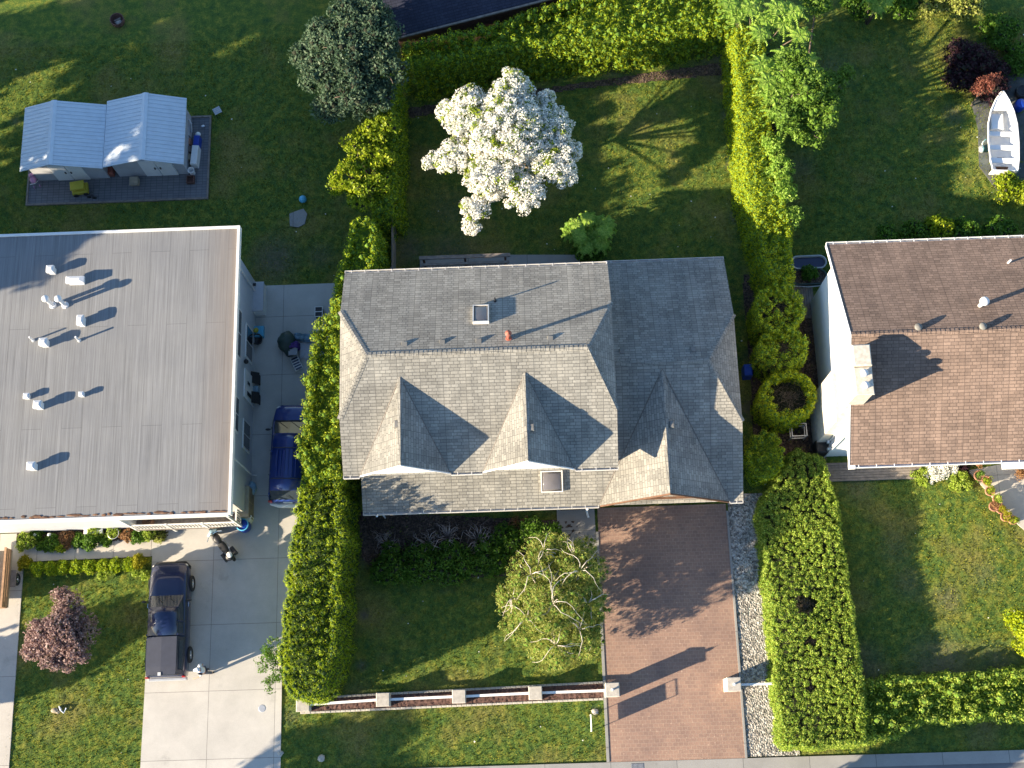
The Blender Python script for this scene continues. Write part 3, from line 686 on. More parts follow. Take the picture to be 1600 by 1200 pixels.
# balcony with white railing at the south east corner
zb_ = 1.0; yr = 10.3; xr_ = -14.02
k = at(LB); k.box(xw+.003, xr_, yr-.05, 10.94, zb_-.15, zb_); k.build('balcony_floor', M['wood_grey'], LB); k = at(LB); k.box(xw+.05,-13.83,10.9,10.945,zb_+.003,5.7); k.build('porch_wall', M['stucco'], LB)
k = at(LB); k.box(xw-.06, xw+.04, yr-.03, 10.495, .3, 5.7); k.build('balcony_screen', M['white'], LB)
k = at(LB)
k.box(xw+.05,xr_,yr-.03,yr+.03,zb_+.98,zb_+1.04); k.box(xw+.05,xr_,yr-.02,yr+.02,zb_+.03,zb_+.07)
x = xw+.15
while x < xr_-.05: k.box(x-.02,x+.02,yr-.02,yr+.02,zb_+.07,zb_+.98); x += .155
k.build('railing', M['trim'], LB)
k = at(LB); k.box(xr_-.03,xr_+.03,yr+.04,10.93,zb_+.98,zb_+1.04); k.box(xr_-.02,xr_+.02,yr+.04,10.93,zb_+.05,zb_+.1)
y = yr+.1
while y < 10.9: k.box(xr_-.014,xr_+.014,y-.014,y+.014,zb_+.1,zb_+.98); y += .12
k.build('railing', M['trim'], LB)
for xx in (xw+1.7, xw+3.4, xr_): k = at(LB); k.box(xx-.045,xx+.045,yr-.045,yr+.045,0.02,5.72 if xx == xr_ else zb_+1.06); k.build('post', M['trim'], LB)
# objects beside the east wall
def obj_thing(name, label, cat, px, py, z=0.0, rz=0.0, group=None):
    x, y = G(px, py, z); return thing(name, label, cat, (x, y, z), rz, group)
bt = thing('balcony_barrel', 'round brown barrel standing on the balcony of the left building', 'barrel', (G(229,812,zb_+.6)[0], 10.6, zb_))
k = MB(); k.smooth = True; k.lathe((0,0,0), [(.2,0),(.25,.15),(.27,.35),(.25,.55),(.22,.65),(.19,.62),(.0,.60)], 20); k.build('tub', M['wood_brown'], bt)
ct = thing('deck_chest', 'long white storage chest against the grey wall at the north end of the driveway', 'chest', (G(403,466,.6)[0], G(403,466,.6)[1], ZP))
k = MB(); k.bbox(-.32,.32,-.75,.75,0,.72,.03); k.build('body', M['white'], ct); k = MB(); k.bbox(-.34,.34,-.78,.78,.72,.8,.02); k.build('lid', M['siding_grey'], ct)
k = MB(); k.box(-.2,-.05,.55,.7,.8,.84); k.build('latch', M['black'], ct)
for i, (px, py, m_, lab) in enumerate(((397,591,'rubber','dark brown board leaning by the left building wall, the northern of two'),(397,622,'rubber','dark brown board leaning by the left building wall, the southern of two'))):
    x, y = G(px, py, .5); b = MB(); b.slab([(x-.28,y-.3,1.0),(x+.25,y-.3,.5),(x+.25,y+.28,.5),(x-.28,y+.28,1.0)], .06); b.box(x-.3,x-.24,y-.25,y+.22,0,.95); b.box(x+.18,x+.23,y-.25,y+.22,0,.5); o = fix_normals(b.build('leaning_board', M[m_])); tag(o, lab, 'board')
x, y = G(396,608,.4); b = MB(); b.bbox(x-.2,x+.25,y-.17,y+.15,ZP,.5,.03); tag(b.build('cooler_box', M['tarp']), 'small blue grey box between the two dark boards by the wall', 'box')
x, y = G(403,516,.5); b = MB(); b.bbox(x-.3,x+.25,y-.28,y+.28,ZP,.38,.03); o = b.build('recycling_box', M['sky_plastic']); tag(o, 'open blue recycling box beside the white door of the left building', 'box')
b = MB(); b.smooth = True; b.ell((x-.12,y+.02,.45),(.14,.14,.1),10,6,.1); tag(b.build('yellow_bag', M['yellow_plastic']), 'crumpled yellow green bag lying in the blue recycling box', 'bag')
x, y = G(402,531,.3); b = MB(); b.smooth = True; b.lathe((x,y,ZP), [(.2,0),(.27,.3),(.29,.36),(.25,.36),(.2,.12),(0,.1)], 18); tag(b.build('plant_tub', M['black']), 'round black tub on the concrete next to the white door', 'tub')
x, y = G(394,763,.3); b = MB(); b.smooth = True; b.ell((x,y,.3),(.22,.34,.26),12,8,.14); b.ell((x+.05,y-.2,.42),(.14,.14,.14),10,6,.15); tag(b.build('rubbish_bag', M['tarp']), 'pale blue plastic bag full of rubbish near the rear of the blue van', 'bag')
x, y = G(377,785,1.0); st = thing('wall_cabinet', 'tall tan cabinet standing outside beside the balcony railing', 'cabinet', (x+.1, y, ZP))
k = MB(); k.box(-.3,.3,-.72,.72,0,1.15); k.build('body', M['tan_board'], st); k = MB(); k.bbox(-.33,.33,-.75,.75,1.15,1.2,.02); k.build('top', M['tan_board'], st)
k = MB(); k.box(.3,.312,-.68,-.02,.1,1.1); k.box(.3,.312,.02,.68,.1,1.1); k.build('door', M['wood_grey'], st)
x, y = G(379,806,.7); wt = thing('white_desk', 'white lamp table leaning beside the tan cabinet', 'table', (x, y, ZP), R(-28))
k = MB(); k.bbox(-.42,.42,-.2,.2,.66,.7,.01); k.build('tabletop', M['white'], wt)
for sx_ in (-.36,.36): k = MB(); k.box(sx_-.025,sx_+.025,-.17,.17,0,.66); k.build('leg', M['white'], wt)
x, y = G(378,820,.75); rb = thing('rain_barrel', 'open round blue rain barrel at the south east corner of the left building', 'barrel', (x+.05, y-.02, ZP))
k = MB(); k.smooth = True; k.lathe((0,0,0), [(.24,0),(.29,.15),(.31,.4),(.29,.7),(.27,.8)], 24); k.build('body', M['blue_plastic'], rb)
k = MB(); k.smooth = False; k.lathe((0,0,0), [(.27,.79),(.30,.8),(.305,.85),(.26,.86),(.25,.5),(.0,.48)], 24); k.build('rim', M['sky_plastic'], rb)
k = MB(); k.lathe((0,0,.485), [(.245,0),(.245,.004),(0,.004)], 20); k.build('water', M['glass'], rb)

# ================================================================== MAIN HOUSE
H1 = thing('main_house', 'large grey shingled house in the middle with two dormers and a garage gable', 'house', (-2.5, 16.4, 0))
xW,xE,yS,yN,zE,yR,zR,zC = -8.45,3.69,11.56,21.12,5.6,16.34,8.13,6.8
k = at(H1)
k.prism([(-8.0,12.05),(3.3,12.05),(3.3,20.65),(-8.0,20.65)], 0, 5.72)
for x0_, x1_ in ((-7.99,-7.9),(3.2,3.29)): k.box(x0_,x1_,13.9,18.8,5.722,6.6)
k.build('wall', M['siding_grey'], H1)
T = .16
kk = at(H1)
cs = yS + (zC-zE)/.529; cn = yN - (zC-zE)/.529
kk.slab([(xW,yS,zE),(xE,yS,zE),(xE,cs,zC),(2.47,yR,zR),(-7.07,yR,zR),(xW,cs,zC)], T)
kk.slab([(xE,yN,zE),(xW,yN,zE),(xW,cn,zC),(-7.07,yR,zR),(2.47,yR,zR),(xE,cn,zC)], T)
kk.slab([(xE,cs,zC),(xE,cn,zC),(2.47,yR,zR)], T); kk.slab([(xW,cn,zC),(xW,cs,zC),(-7.07,yR,zR)], T)
def dormer(kk, xl, xr, xp, y0, z0, zp, yb, pitch_y):
    e = .012
    kk.slab([(xp,y0,zp),(xp,yb,zp+e),(xl,y0,z0+e)], .1) ; kk.slab([(xp,yb,zp+e),(xp,y0,zp),(xr,y0,z0+e)], .1)
dormer(kk, -7.69, -3.73, -5.69, 11.53, 5.6, 7.63, 15.42, 0); dormer(kk, -2.26, 1.75, -.26, 11.53, 5.6, 7.64, 15.42, 0)
kk.build('roof', M['shingle'], H1, uv=True)
# gable faces of dormers and their bargeboards
for xl, xr, xp in ((-7.69,-3.73,-5.69),(-2.26,1.75,-.26)):
    k = at(H1); k.prism([(xl+.25,11.62),(xr-.25,11.62),(xr-.25,11.66),(xl+.25,11.66)], 5.45, 5.58); k.add([(xl+.2,11.6,5.5),(xr-.2,11.6,5.5),(xp,11.6,7.45)],[(0,1,2)]); g = k.build('dormer_gable', M['white'], H1)
    k = at(H1)
    for s_ in ((xl,xp),(xr,xp)): k.add([(s_[0],11.49,5.53),(s_[1],11.49,7.55),(s_[1],11.49,7.62),(s_[0],11.49,5.62),(s_[0],11.55,5.53),(s_[1],11.55,7.55),(s_[1],11.55,7.62),(s_[0],11.55,5.62)],[(0,1,2,3),(4,7,6,5),(3,2,6,7),(0,4,5,1)])
    k.build('bargeboard', M['trim'], H1)
# ridge and hip caps
def cap(par, a, b, mat, wd=.13, uvm=True):
    a = Vector(a); b = Vector(b); d = (b-a).normalized(); s_ = d.cross(Vector((0,0,1))).normalized()*wd; n = max(1, int((b-a).length/.2)); k = at(par)
    sl_ = .5 if abs(d.z) < .05 else .3
    for i in range(n):
        p = a.lerp(b, i/n); q = a.lerp(b, (i+.96)/n); dr = Vector((0,0,-wd*sl_+.014)); z1 = Vector((0,0,.014)); z2 = Vector((0,0,.024)); bt = Vector((0,0,-.004))
        k.add([p+s_+dr, p+z1, p-s_+dr, q+s_+dr+z2-z1, q+z2, q-s_+dr+z2-z1, q+s_+dr+bt, q+bt, q-s_+dr+bt],[(0,1,4,3),(1,2,5,4),(3,4,7,6),(4,5,8,7)])
    return k
def caps(par, segs, mat):
    for a, b in segs: cap(par, a, b, mat).build('ridge_cap', M[mat], par, uv=True)
caps(H1, [((-7.07,yR,zR),(2.47,yR,zR)),((xE,cs,zC),(2.47,yR,zR)),((xE,cn,zC),(2.47,yR,zR)),((xW,cs,zC),(-7.07,yR,zR)),((xW,cn,zC),(-7.07,yR,zR)),
          ((-5.69,11.6,7.63),(-5.69,15.4,7.64)),((-.26,11.6,7.64),(-.26,15.4,7.65))], 'shingle')
# valleys flashing
k = at(H1)
for a, b in (((-7.69,11.56,5.62),(-5.69,15.42,7.66)),((-3.73,11.56,5.62),(-5.69,15.42,7.66)),((-2.26,11.56,5.62),(-.26,15.42,7.66)),((1.75,11.56,5.62),(-.26,15.42,7.66)),((2.92,10.4,2.82),(5.92,16.05,5.37)),((8.88,10.4,2.82),(5.92,16.05,5.37))):
    k.tube([a,b], .018, 5)
k.build('valley_flashing', M['wood_grey'], H1)
# garage + front lean-to roof
gW,gE,gS,gN,gz,gR,gZ,gC = -7.96,9.51,10.4,22.24,2.8,16.34,5.48,4.3
gcs = gS+(gC-gz)/.45; gcn = gN-(gC-gz)/.45
kk = at(H1)
kk.slab([(gW,gS,gz),(gE,gS,gz),(gE,gcs,gC),(8.0,gR,gZ),(3.3,gR,gZ),(3.3,12.1,gz+.768),(gW,12.1,gz+.768)], T)
kk.slab([(gE,gN,gz),(3.3,gN,gz),(3.3,gR,gZ),(8.0,gR,gZ),(gE,gcn,gC)], T); kk.slab([(gE,gcs,gC),(gE,gcn,gC),(8.0,gR,gZ)], T)
dormer(kk, 2.92, 8.88, 5.92, 10.37, 2.8, 5.3, 16.05, 0)
kk.build('garage_roof', M['shingle'], H1, uv=True)
caps(H1, [((3.35,gR,gZ),(8.0,gR,gZ)),((gE,gcs,gC),(8.0,gR,gZ)),((gE,gcn,gC),(8.0,gR,gZ)),((5.92,10.4,5.3),(5.92,16.0,5.33))], 'shingle')
k = at(H1); k.prism([(3.303,10.95),(9.1,10.95),(9.1,21.8),(3.303,21.8)], 0, 2.85); k.box(9.0,9.09,13.7,18.9,2.852,4.1)
k.add([(3.2,10.93,2.8),(8.6,10.93,2.8),(5.9,10.93,5.1)],[(0,1,2)]); k.build('garage_wall', M['stucco'], H1)
k = at(H1); k.prism([(-7.6,10.75),(2.9,10.75),(2.9,12.045),(-7.6,12.045)], 0, 2.85); k.build('porch_wall', M['siding_grey'], H1)
def house_window(par, x0, x1_, y, z0, z1):
    k = at(par); k.box(x0-.08,x1_+.08,y-.05,y-.003,z0-.08,z1+.08); f = k.build('window', M['white'], par)
    k = at(par); xm = (x0+x1_)/2; k.box(x0,xm-.03,y-.065,y-.049,z0,z1); k.box(xm+.03,x1_,y-.065,y-.049,z0,z1); k.build('pane', M['glass'], f)
for a_, b_ in ((-6.4,-4.6),(-2.6,-.4)): house_window(H1, a_, b_, 10.75, .9, 2.2)
for a_, b_ in ((-6.5,-4.9),(-1.1,.5)): house_window(H1, a_, b_, 12.05, 3.75, 5.0)
k = at(H1); k.box(1.2,2.15,10.69,10.747,.05,2.15); k.build('door', M['wood_brown'], H1)
k = at(H1); k.box(3.7,8.7,10.86,10.945,0.1,2.3); gd = k.build('garage_door', M['tan_board'], H1)
k = at(H1)
for i in range(1,4): k.box(3.7,8.7,10.85,10.862,.1+i*.55-.015,.1+i*.55+.015)
k.build('panel_line', M['wood_grey'], gd)
k = at(H1)   # brown timber in the garage gable
for a, b in (((2.95,2.73),(5.92,5.19)),((8.85,2.73),(5.92,5.19))): k.add([(a[0],10.3,a[1]),(b[0],10.3,b[1]),(b[0],10.3,b[1]+.14),(a[0],10.3,a[1]+.14),(a[0],10.36,a[1]),(b[0],10.36,b[1]),(b[0],10.36,b[1]+.14),(a[0],10.36,a[1]+.14)],[(0,1,2,3),(4,7,6,5),(3,2,6,7),(0,4,5,1)])
k.box(3.5,8.2,10.55,10.9,2.75,2.92)
k.build('gable_timber', M['wood_brown'], H1)
def gutter(par, a, b, out, mat='gutter', br=None, hangers=.62):
    "open gutter from a to b; out = -1 south side, +1 north side"
    k = at(par); (x0,y0,z0),(x1_,y1_,z1_) = a, b; o = out
    for (u0,u1,w0,w1) in ((.10,.12,-.1,.02),(.0,.12,-.12,-.1)):
        ya_, yb_ = sorted((y0+o*u0, y0+o*u1)); k.box(x0, x1_, ya_, yb_, z0+w0, z0+w1)
    k.box(x0, x0+.02, min(y0,y0+o*.12), max(y0,y0+o*.12), z0-.1, z0+.015); k.box(x1_-.02, x1_, min(y0,y0+o*.12), max(y0,y0+o*.12), z0-.1, z0+.015)
    x = x0 + hangers/2
    while x < x1_: k.box(x-.015, x+.015, min(y0-o*.02,y0+o*.12), max(y0-o*.02,y0+o*.12), z0+.02, z0+.035); x += hangers
    return k.build('gutter', M[mat], par)
gutter(H1, (xW,yN+.003,zE-.03), (xE,yN+.003,zE-.03), 1); gutter(H1, (gW,gS-.003,gz-.03), (2.9,gS-.003,gz-.03), -1)
gutter(H1, (3.75,gN+.003,gz-.03), (gE,gN+.003,gz-.03), 1)
for a, b in ((xW,-7.72),(-3.7,-2.28),(1.78,xE)): gutter(H1, (a,yS-.003,zE-.03), (b,yS-.003,zE-.03), -1)
gutter(H1, (8.9,gS-.003,gz-.03), (gE,gS-.003,gz-.03), -1)
k = at(H1); k.tube([(2.35,10.24,2.7),(2.4,10.4,2.5),(2.42,10.62,2.3),(2.42,10.62,.25),(2.5,10.3,.12)], .055, 8); k.build('downspout', M['white'], H1); k = at(H1); k.tube([(-7.3,10.2,2.9),(-7.25,10.6,2.3),(-7.25,10.6,.2)], .045, 8); k.build('downspout', M['white'], H1)
def skylight(cx_, cy_, wx, ly, plane, up, hh=.22):
    "plane = (y0, z0, slope)"
    y0,z0,sl_ = plane; k = at(H1); ky = 1/math.sqrt(1+sl_*sl_); n_ = Vector((0,-sl_,1)).normalized()
    def P_(dx, dy, h): return Vector((cx_+dx, cy_+dy*ky, z0+sl_*(cy_+dy*ky-y0))) + n_*h
    def ring(fx, fy, h): return [P_(-fx,-fy,h),P_(fx,-fy,h),P_(fx,fy,h),P_(-fx,fy,h)]
    k.loft([ring(wx,ly,-.05),ring(wx,ly,hh),ring(wx-.05,ly-.05,hh),ring(wx-.05,ly-.05,hh-.03)], cap=False); s_ = k.build('skylight', M['gutter'], H1)
    k = at(H1); k.smooth = True; rings = []
    for q in range(5): f = 1-q*.2; rings.append(ring((wx-.055)*f, (ly-.055)*f, hh-.03+up*(1-f*f)))
    k.loft(rings[:-1] + [ring(.02,.02,hh-.03+up)]); k.build('dome', plain('smoked_acrylic', (.13,.12,.12), .12, var=.08, spec=.7), s_)
skylight(-2.14, 18.3, .36, .55, (yN, zE, -.529), .03, .16); skylight(.77, 11.5, .5, .5, (gS, gz, .452), .14, .16)
def roof_box(par, px, py, plane, mat, s=.17, h=.2):
    y0,z0,sl_ = plane
    best = min(((abs(z0+sl_*(G(px,py,q)[1]-y0)-q), q) for q in np.arange(2, 9, .02)))[1]; x, y = G(px, py, best)
    k = at(par); k.add([(x-s,y-s,best-s*abs(sl_)-.05),(x+s,y-s,best-s*abs(sl_)-.05),(x+s,y+s,best-s*abs(sl_)-.05),(x-s,y+s,best-s*abs(sl_)-.05),(x-s*.8,y-s,best+h),(x+s*.8,y-s,best+h),(x+s*.8,y+s*.8,best+h+(.04 if sl_>0 else -.04)),(x-s*.8,y+s*.8,best+h+(.04 if sl_>0 else -.04))],[(0,3,2,1),(4,5,6,7),(0,1,5,4),(1,2,6,5),(2,3,7,6),(3,0,4,7)])
    return k.build('roof_vent', M[mat], par), x, y, best
M['vent_grey'] = plain('vent_grey', (.17,.165,.15), .8)
for px, py in ((632,538),(691,535),(748,533),(860,529)): roof_box(H1, px, py, (yN,zE,-.529), 'vent_grey', .14, .07)
for px, py in ((972,549),(1083,546)): roof_box(H1, px, py, (gN,gz,-.452), 'vent_grey', .13, .12)
for (x,y,z) in ((-5.87,13.35,7.4),(-.05,13.0,7.4),(6.2,13.5,5.05)):
    k = at(H1); k.bbox(x-.1,x+.1,y-.16,y+.16,z-.3,z+.2,.03); k.build('roof_vent', M['vent_grey'], H1)
x, y, z = -.92, 16.95, 7.8
k = at(H1); k.cyl((x,y,z-.1),(x,y,z+.1),.16,.13,14); k.cyl((x,y,z),(x,y,z+.72),.085,.085,14); k.cyl((x,y,z+.74),(x,y,z+.8),.15,.09,14); k.cyl((x,y,z+.8),(x,y,z+.9),.09,.02,14); k.build('flue_pipe', M['red_pipe'], H1)
x, y = -1.5, 19.1; z = zE+(yN-y)*.529
k = at(H1); k.cyl((x,y,z-.1),(x,y,z+.08),.09,.06,10); k.cyl((x,y,z),(x,y,z+.42),.035,.035,10); k.build('vent_pipe', M['black'], H1)

# back deck and privacy panel
DK = thing('deck_pergola', 'dark brown timber pergola frame over the small deck behind the main house', 'pergola', (-2.7, 22.5, 0))
a = G(655,402,2.2); b = G(797,394,2.2)
k = at(DK)
k.box(a[0],b[0],a[1]-.12,a[1]+.06,2.12,2.2); k.box(a[0]+.1,b[0]-.05,a[1]-.42,a[1]-.3,2.02,2.12); k.build('beam', M['wood_grey'], DK)
for xx in (a[0]+.2, (a[0]+b[0])/2, b[0]-.25): k = at(DK); k.box(xx-.05,xx+.05,a[1]-.1,a[1],0,2.12); k.build('post', M['wood_red'], DK)
k = at(DK)
x = a[0]+.1
while x < b[0]-.1: k.box(x-.045,x+.045,a[1]-1.6,a[1]-.45,1.98,2.02); x += .14
k.build('slats', M['wood_red'], DK)
paving('deck', [(656,404),(798,398),(905,398),(908,430),(656,440)], 'kerb', .1)
x, y = G(612,346,1.8); x2, y2 = G(607,418,1.8)
WP = thing('fence_panel', 'tall weathered wooden fence panel beside the left hedge', 'fence', (x, y, 0))
k = at(WP); 
yy = y2
i = 0
while yy < y: k.box(x-.02, x+.02, yy, yy+.14, .1, 1.75+.01*(i%3)); yy += .145; i += 1
k.build('boards', M['wood_grey'], WP)
for q in (y2-.05, y+.02): k = at(WP); k.box(x-.06,x+.06,q-.06,q+.06,0,1.85); k.build('post', M['wood_grey'], WP)

# ================================================================== RIGHT HOUSE
H2 = thing('brown_house', 'white sided house with brown shingle gable roof and stone chimney at the right', 'house', (22, 16.6, 0))
rW, rE, rS, rN, rz_, rY, rZ = 13.86, 40.0, 11.32, 21.75, 5.4, 16.53, 7.98
k = at(H2); wx = 14.1
k.prism([(wx,12.9),(rE,12.9),(rE,20.8),(wx,20.8)], 0, 5.3)
k.add([(wx,12.9,5.25),(wx,20.8,5.25),(wx,20.8,5.66),(wx,rY,rZ-.2),(wx,12.9,5.98)],[(0,1,2,3,4)]); 
k.build('wall', M['siding_white'], H2)
kk = at(H2); T = .18
kk.slab([(rW,rS,rz_),(rE,rS,rz_),(rE,rY,rZ),(rW,rY,rZ)], T); kk.slab([(rE,rN,rz_),(rW,rN,rz_),(rW,rY,rZ),(rE,rY,rZ)], T); kk.build('roof', M['shingle_brown'], H2, uv=True)
k = at(H2)    # fascia on the west rake
for s_, (ya_, yb_) in ((0,(rS,rY)),(1,(rN,rY))): 
    k.add([(rW-.03,ya_,rz_-.2),(rW-.03,yb_,rZ-.2),(rW-.03,yb_,rZ+.02),(rW-.03,ya_,rz_+.02),(rW-.003,ya_,rz_-.2),(rW-.003,yb_,rZ-.2),(rW-.003,yb_,rZ+.02),(rW-.003,ya_,rz_+.02)],[(0,1,2,3),(4,7,6,5),(3,2,6,7),(0,4,5,1)])
k.box(rW-.03,wx,rS-.15,rS-.003,rz_-.2,rz_); k.build('fascia', M['white'], H2)
k = at(H2); k.box(rW+.01, wx, rS+.05, 12.9, 5.15, 5.2); k.box(wx+.0, rE, rS+.05, 12.9, 5.12, 5.2); k.build('soffit', M['white'], H2)
gutter(H2, (rW,rS-.003,rz_-.03), (rE,rS-.003,rz_-.03), -1, 'white', hangers=.78); gutter(H2, (rW,rN+.003,rz_-.03), (rE,rN+.003,rz_-.03), 1, 'white', hangers=.62)
caps(H2, [((rW,rY,rZ),(30,rY,rZ))], 'shingle_brown')
# stone chimney on the west wall
k = at(H2); cx0, cx1 = 13.55, 14.25
k.box(cx0, wx-.003, 13.4, 15.75, 0, 5.2)
k.add([(13.55,13.2,0),(wx,13.2,0),(wx,15.9,0),(13.55,15.9,0)],[(0,1,2,3)])
k.bbox(13.72,14.42,13.75,15.85,5.0,8.35,.03); k.build('chimney', M['chimney'], H2); ch_ = H2.children[-1]
k = at(H2); k.bbox(13.68,14.46,14.95,15.9,8.353,8.55,.05); k.bbox(13.68,14.46,13.7,14.93,8.353,8.42,.03); k.build('cap', M['chimney'], ch_)
for yy in (14.62, 14.08): k = at(H2); k.smooth = True; k.lathe((14.08,yy,8.42), [(.13,0),(.13,.12),(.17,.13),(.17,.2),(.09,.27),(0,.29)], 16); k.build('flue_cap', M['tin'], ch_)
def on_plane(px, py, plane):
    y0,z0,sl_ = plane; best = min(((abs(z0+sl_*(G(px,py,q)[1]-y0)-q), q) for q in np.arange(2, 9, .02)))[1]; return (*G(px, py, best), best)
x,y,z = on_plane(1531,478,(rN,rz_,-.495)); k = at(H2); k.smooth = True; k.cyl((x,y,z-.1),(x,y,z+.5),.1,.1,14); k.ell((x,y,z+.62),(.21,.21,.19),16,10); k.build('turbine_vent', M['tin'], H2)
x,y,z = on_plane(1575,411,(rN,rz_,-.495)); k = at(H2); k.cyl((x,y,z-.1),(x,y,z+.35),.05,.05,12); k.build('vent_pipe', M['tin'], H2)
for px, py in ((1434,512),(1535,511)): x,y,z = on_plane(px,py,(rN,rz_,-.495)); k = at(H2); k.smooth = True; k.cyl((x,y,z-.1),(x,y,z+.1),.12,.12,14); k.lathe((x,y,z+.06), [(.16,0),(.17,.06),(.12,.11),(0,.13)], 16); k.build('roof_vent', M['vent_grey'], H2)
k = at(H2)   # utility meter, service pipes on the west wall below the gable
k.smooth = True; k.cyl((14.06,13.35,1.4),(13.92,13.35,1.4),.13,.13,14); k.ell((14.0,13.0,1.3),(.1,.1,.14)); k.build('meter', M['metal'], H2)
k = at(H2); k.tube([(14.04,13.35,1.4),(14.02,13.35,2.3),(14.02,13.5,3.4)], .03, 6); k.tube([(14.02,12.98,.1),(14.02,12.98,5.0)], .045, 6); k.tube([(14.02,12.86,.1),(14.02,12.86,5.0)], .03, 6); k.build('service_pipe', M['tin'], H2)
k = at(H2); 
wallS = 12.9
for a_, b_ in ((20.2,21.6),(23.4,24.6)): k = at(H2); k.box(a_,b_,12.83,12.898,1.0,2.2); k.build('window', M['glass'], H2)
gp_ = G(1567,733,2.7); k = at(H2); k.box(gp_[0],30,gp_[1],12.85,2.6,2.75); k.build('porch_roof', M['white'], H2)

# ================================================================== SHEDS
def shed(name, label, x0, x1_, xr, y0, y1_, ze, zr, dx):
    t = thing(name, label, 'shed', ((x0+x1_)/2, (y0+y1_)/2, ZP)); t.location.z = 0
    k = at(t); k.prism([(x0+.25,y0+.35),(x1_-.25,y0+.35),(x1_-.25,y1_-.1),(x0+.25,y1_-.1)], ZP, ze-.02)
    k.add([(x0+.25,y0+.35,ze-.03),(x1_-.25,y0+.35,ze-.03),(xr,y0+.35,zr-.06)],[(0,1,2)]); k.add([(x0+.25,y1_-.1,ze-.03),(x1_-.25,y1_-.1,ze-.03),(xr,y1_-.1,zr-.06)],[(0,2,1)])
    k.build('wall', M['siding_grey'], t)
    k = at(t); k.slab([(x0,y0,ze),(xr,y0,zr),(xr,y1_,zr),(x0,y1_,ze)], .05); k.slab([(xr,y0,zr),(x1_,y0,ze),(x1_,y1_,ze),(xr,y1_,zr)], .05)
    n = 17     # standing ribs across each slope
    for i in range(n):
        y = y0 + .1 + (y1_-y0-.2)*i/(n-1)
        for xa_, za_, xb_, zb2 in ((x0,ze,xr,zr),(xr,zr,x1_,ze)): k.slab([(xa_,y-.012,za_+.022),(xb_,y-.012,zb2+.022),(xb_,y+.012,zb2+.022),(xa_,y+.012,za_+.022)], .02)
    k.slab([(xr-.16,y0-.01,zr-.015),(xr,y0-.01,zr+.04),(xr,y1_+.01,zr+.04),(xr-.16,y1_+.01,zr-.015)], .012); k.slab([(xr,y0-.01,zr+.04),(xr+.16,y0-.01,zr-.015),(xr+.16,y1_+.01,zr-.015),(xr,y1_+.01,zr+.04)], .012)
    k.build('roof', M['shed_tin'], t)
    for s_ in (0, 1):
        k = at(t); a_ = dx + s_*.85; k.bbox(a_+.02, a_+.83, y0+.29, y0+.347, ZP+.05, 1.85, .005); d_ = k.build('door', M['white'], t)
        k = at(t); hx = a_ + (.7 if s_ == 0 else .14); k.box(hx-.03,hx+.03,y0+.25,y0+.29,.95,1.12); k.build('handle', M['black'], d_)
    return t
shed('storage_shed', 'west one of the two joined sheds, ribbed white metal roof', -25.65, -21.42, -23.9, 28.7, 32.3, 1.95, 2.6, -24.35)
shed('storage_shed', 'east one of the two joined sheds, ribbed white metal roof', -21.40, -17.27, -19.2, 28.76, 32.5, 1.95, 2.65, -19.72)
# top neighbour house with dark roof
H3 = thing('dark_roof_house', 'house with dark navy shingle roof beyond the north hedge at the top', 'house', (G(715,-60)[0], G(715,-60)[1], 0))
zt = 3.2
A_ = [G(614,59,zt), G(835,2,zt)]
d_ = Vector((A_[1][0]-A_[0][0], A_[1][1]-A_[0][1])).normalized(); n_ = Vector((-d_.y, d_.x))
p0 = Vector(A_[0]); p1 = p0 + d_*11; W_ = 8.0
q0 = p0 + n_*W_/2; q1 = p1 + n_*W_/2; r0 = p0 + n_*W_; r1 = p1 + n_*W_
k = at(H3); k.slab([(p0.x,p0.y,zt),(p1.x,p1.y,zt),(q1.x,q1.y,zt+1.5),(q0.x,q0.y,zt+1.5)], .18); k.slab([(r1.x,r1.y,zt),(r0.x,r0.y,zt),(q0.x,q0.y,zt+1.5),(q1.x,q1.y,zt+1.5)], .18); k.build('roof', M['navy_roof'], H3, uv=True)
i0 = p0+d_*.3+n_*.4; i1 = p1-d_*.3+n_*.4; i2 = r1-d_*.3-n_*.4; i3 = r0+d_*.3-n_*.4
k = at(H3); k.prism([tuple(i0),tuple(i1),tuple(i2),tuple(i3)], 0, zt-.02); k.build('wall', M['wood_red'], H3)
k = at(H3); s0 = p0-n_*.1; s1 = p1-n_*.1; k.prism([tuple(s0),tuple(s1),(p1.x,p1.y),(p0.x,p0.y)], zt-.12, zt-.02); fix_normals(k.build('gutter', M['wood_grey'], H3))

# ================================================================== VEGETATION
hedge('cedar_hedge', 'tall dark green cedar hedge with knobbly lit tips between concrete driveway and front lawn', 'hedge',
      [(470,745),(522,745),(528,800),(527,900),(520,960),(512,1040),(500,1080),(455,1084),(440,1040),(442,950),(455,880),(463,800)], 4.5, 'lf_cedar', s=.25, r=.17, n=44, leaf=.038, jit=.06, knob=.55, kr=.15, kfill=.95, ksp=3.3, batter=.3, seed=11, core='core_cedar', rag=.11)
hedge('leafy_hedge', 'tall loose leafy hedge with bright yellow green tops along the main house', 'hedge',
      [(515,470),(530,455),(529,600),(524,742),(478,742),(470,690),(474,640),(484,580),(496,520)], 5.55, 'lf_laurel', s=.34, r=.22, n=56, leaf=.05, asp=.45, jit=.22, knob=.55, kr=.24, kfill=.8, batter=.3, seed=12, rag=.14)
hedge('columnar_cedar', 'pair of pointed dark cedars with small lit tips north west of the main house', 'cedar',
      [(548,345),(575,340),(584,385),(566,440),(540,478),(520,480),(528,430),(545,385)], 4.6, 'lf_cedar', s=.27, r=.18, n=30, leaf=.05, jit=.12, knob=.5, kr=.2, kfill=.5, batter=.5, seed=13)
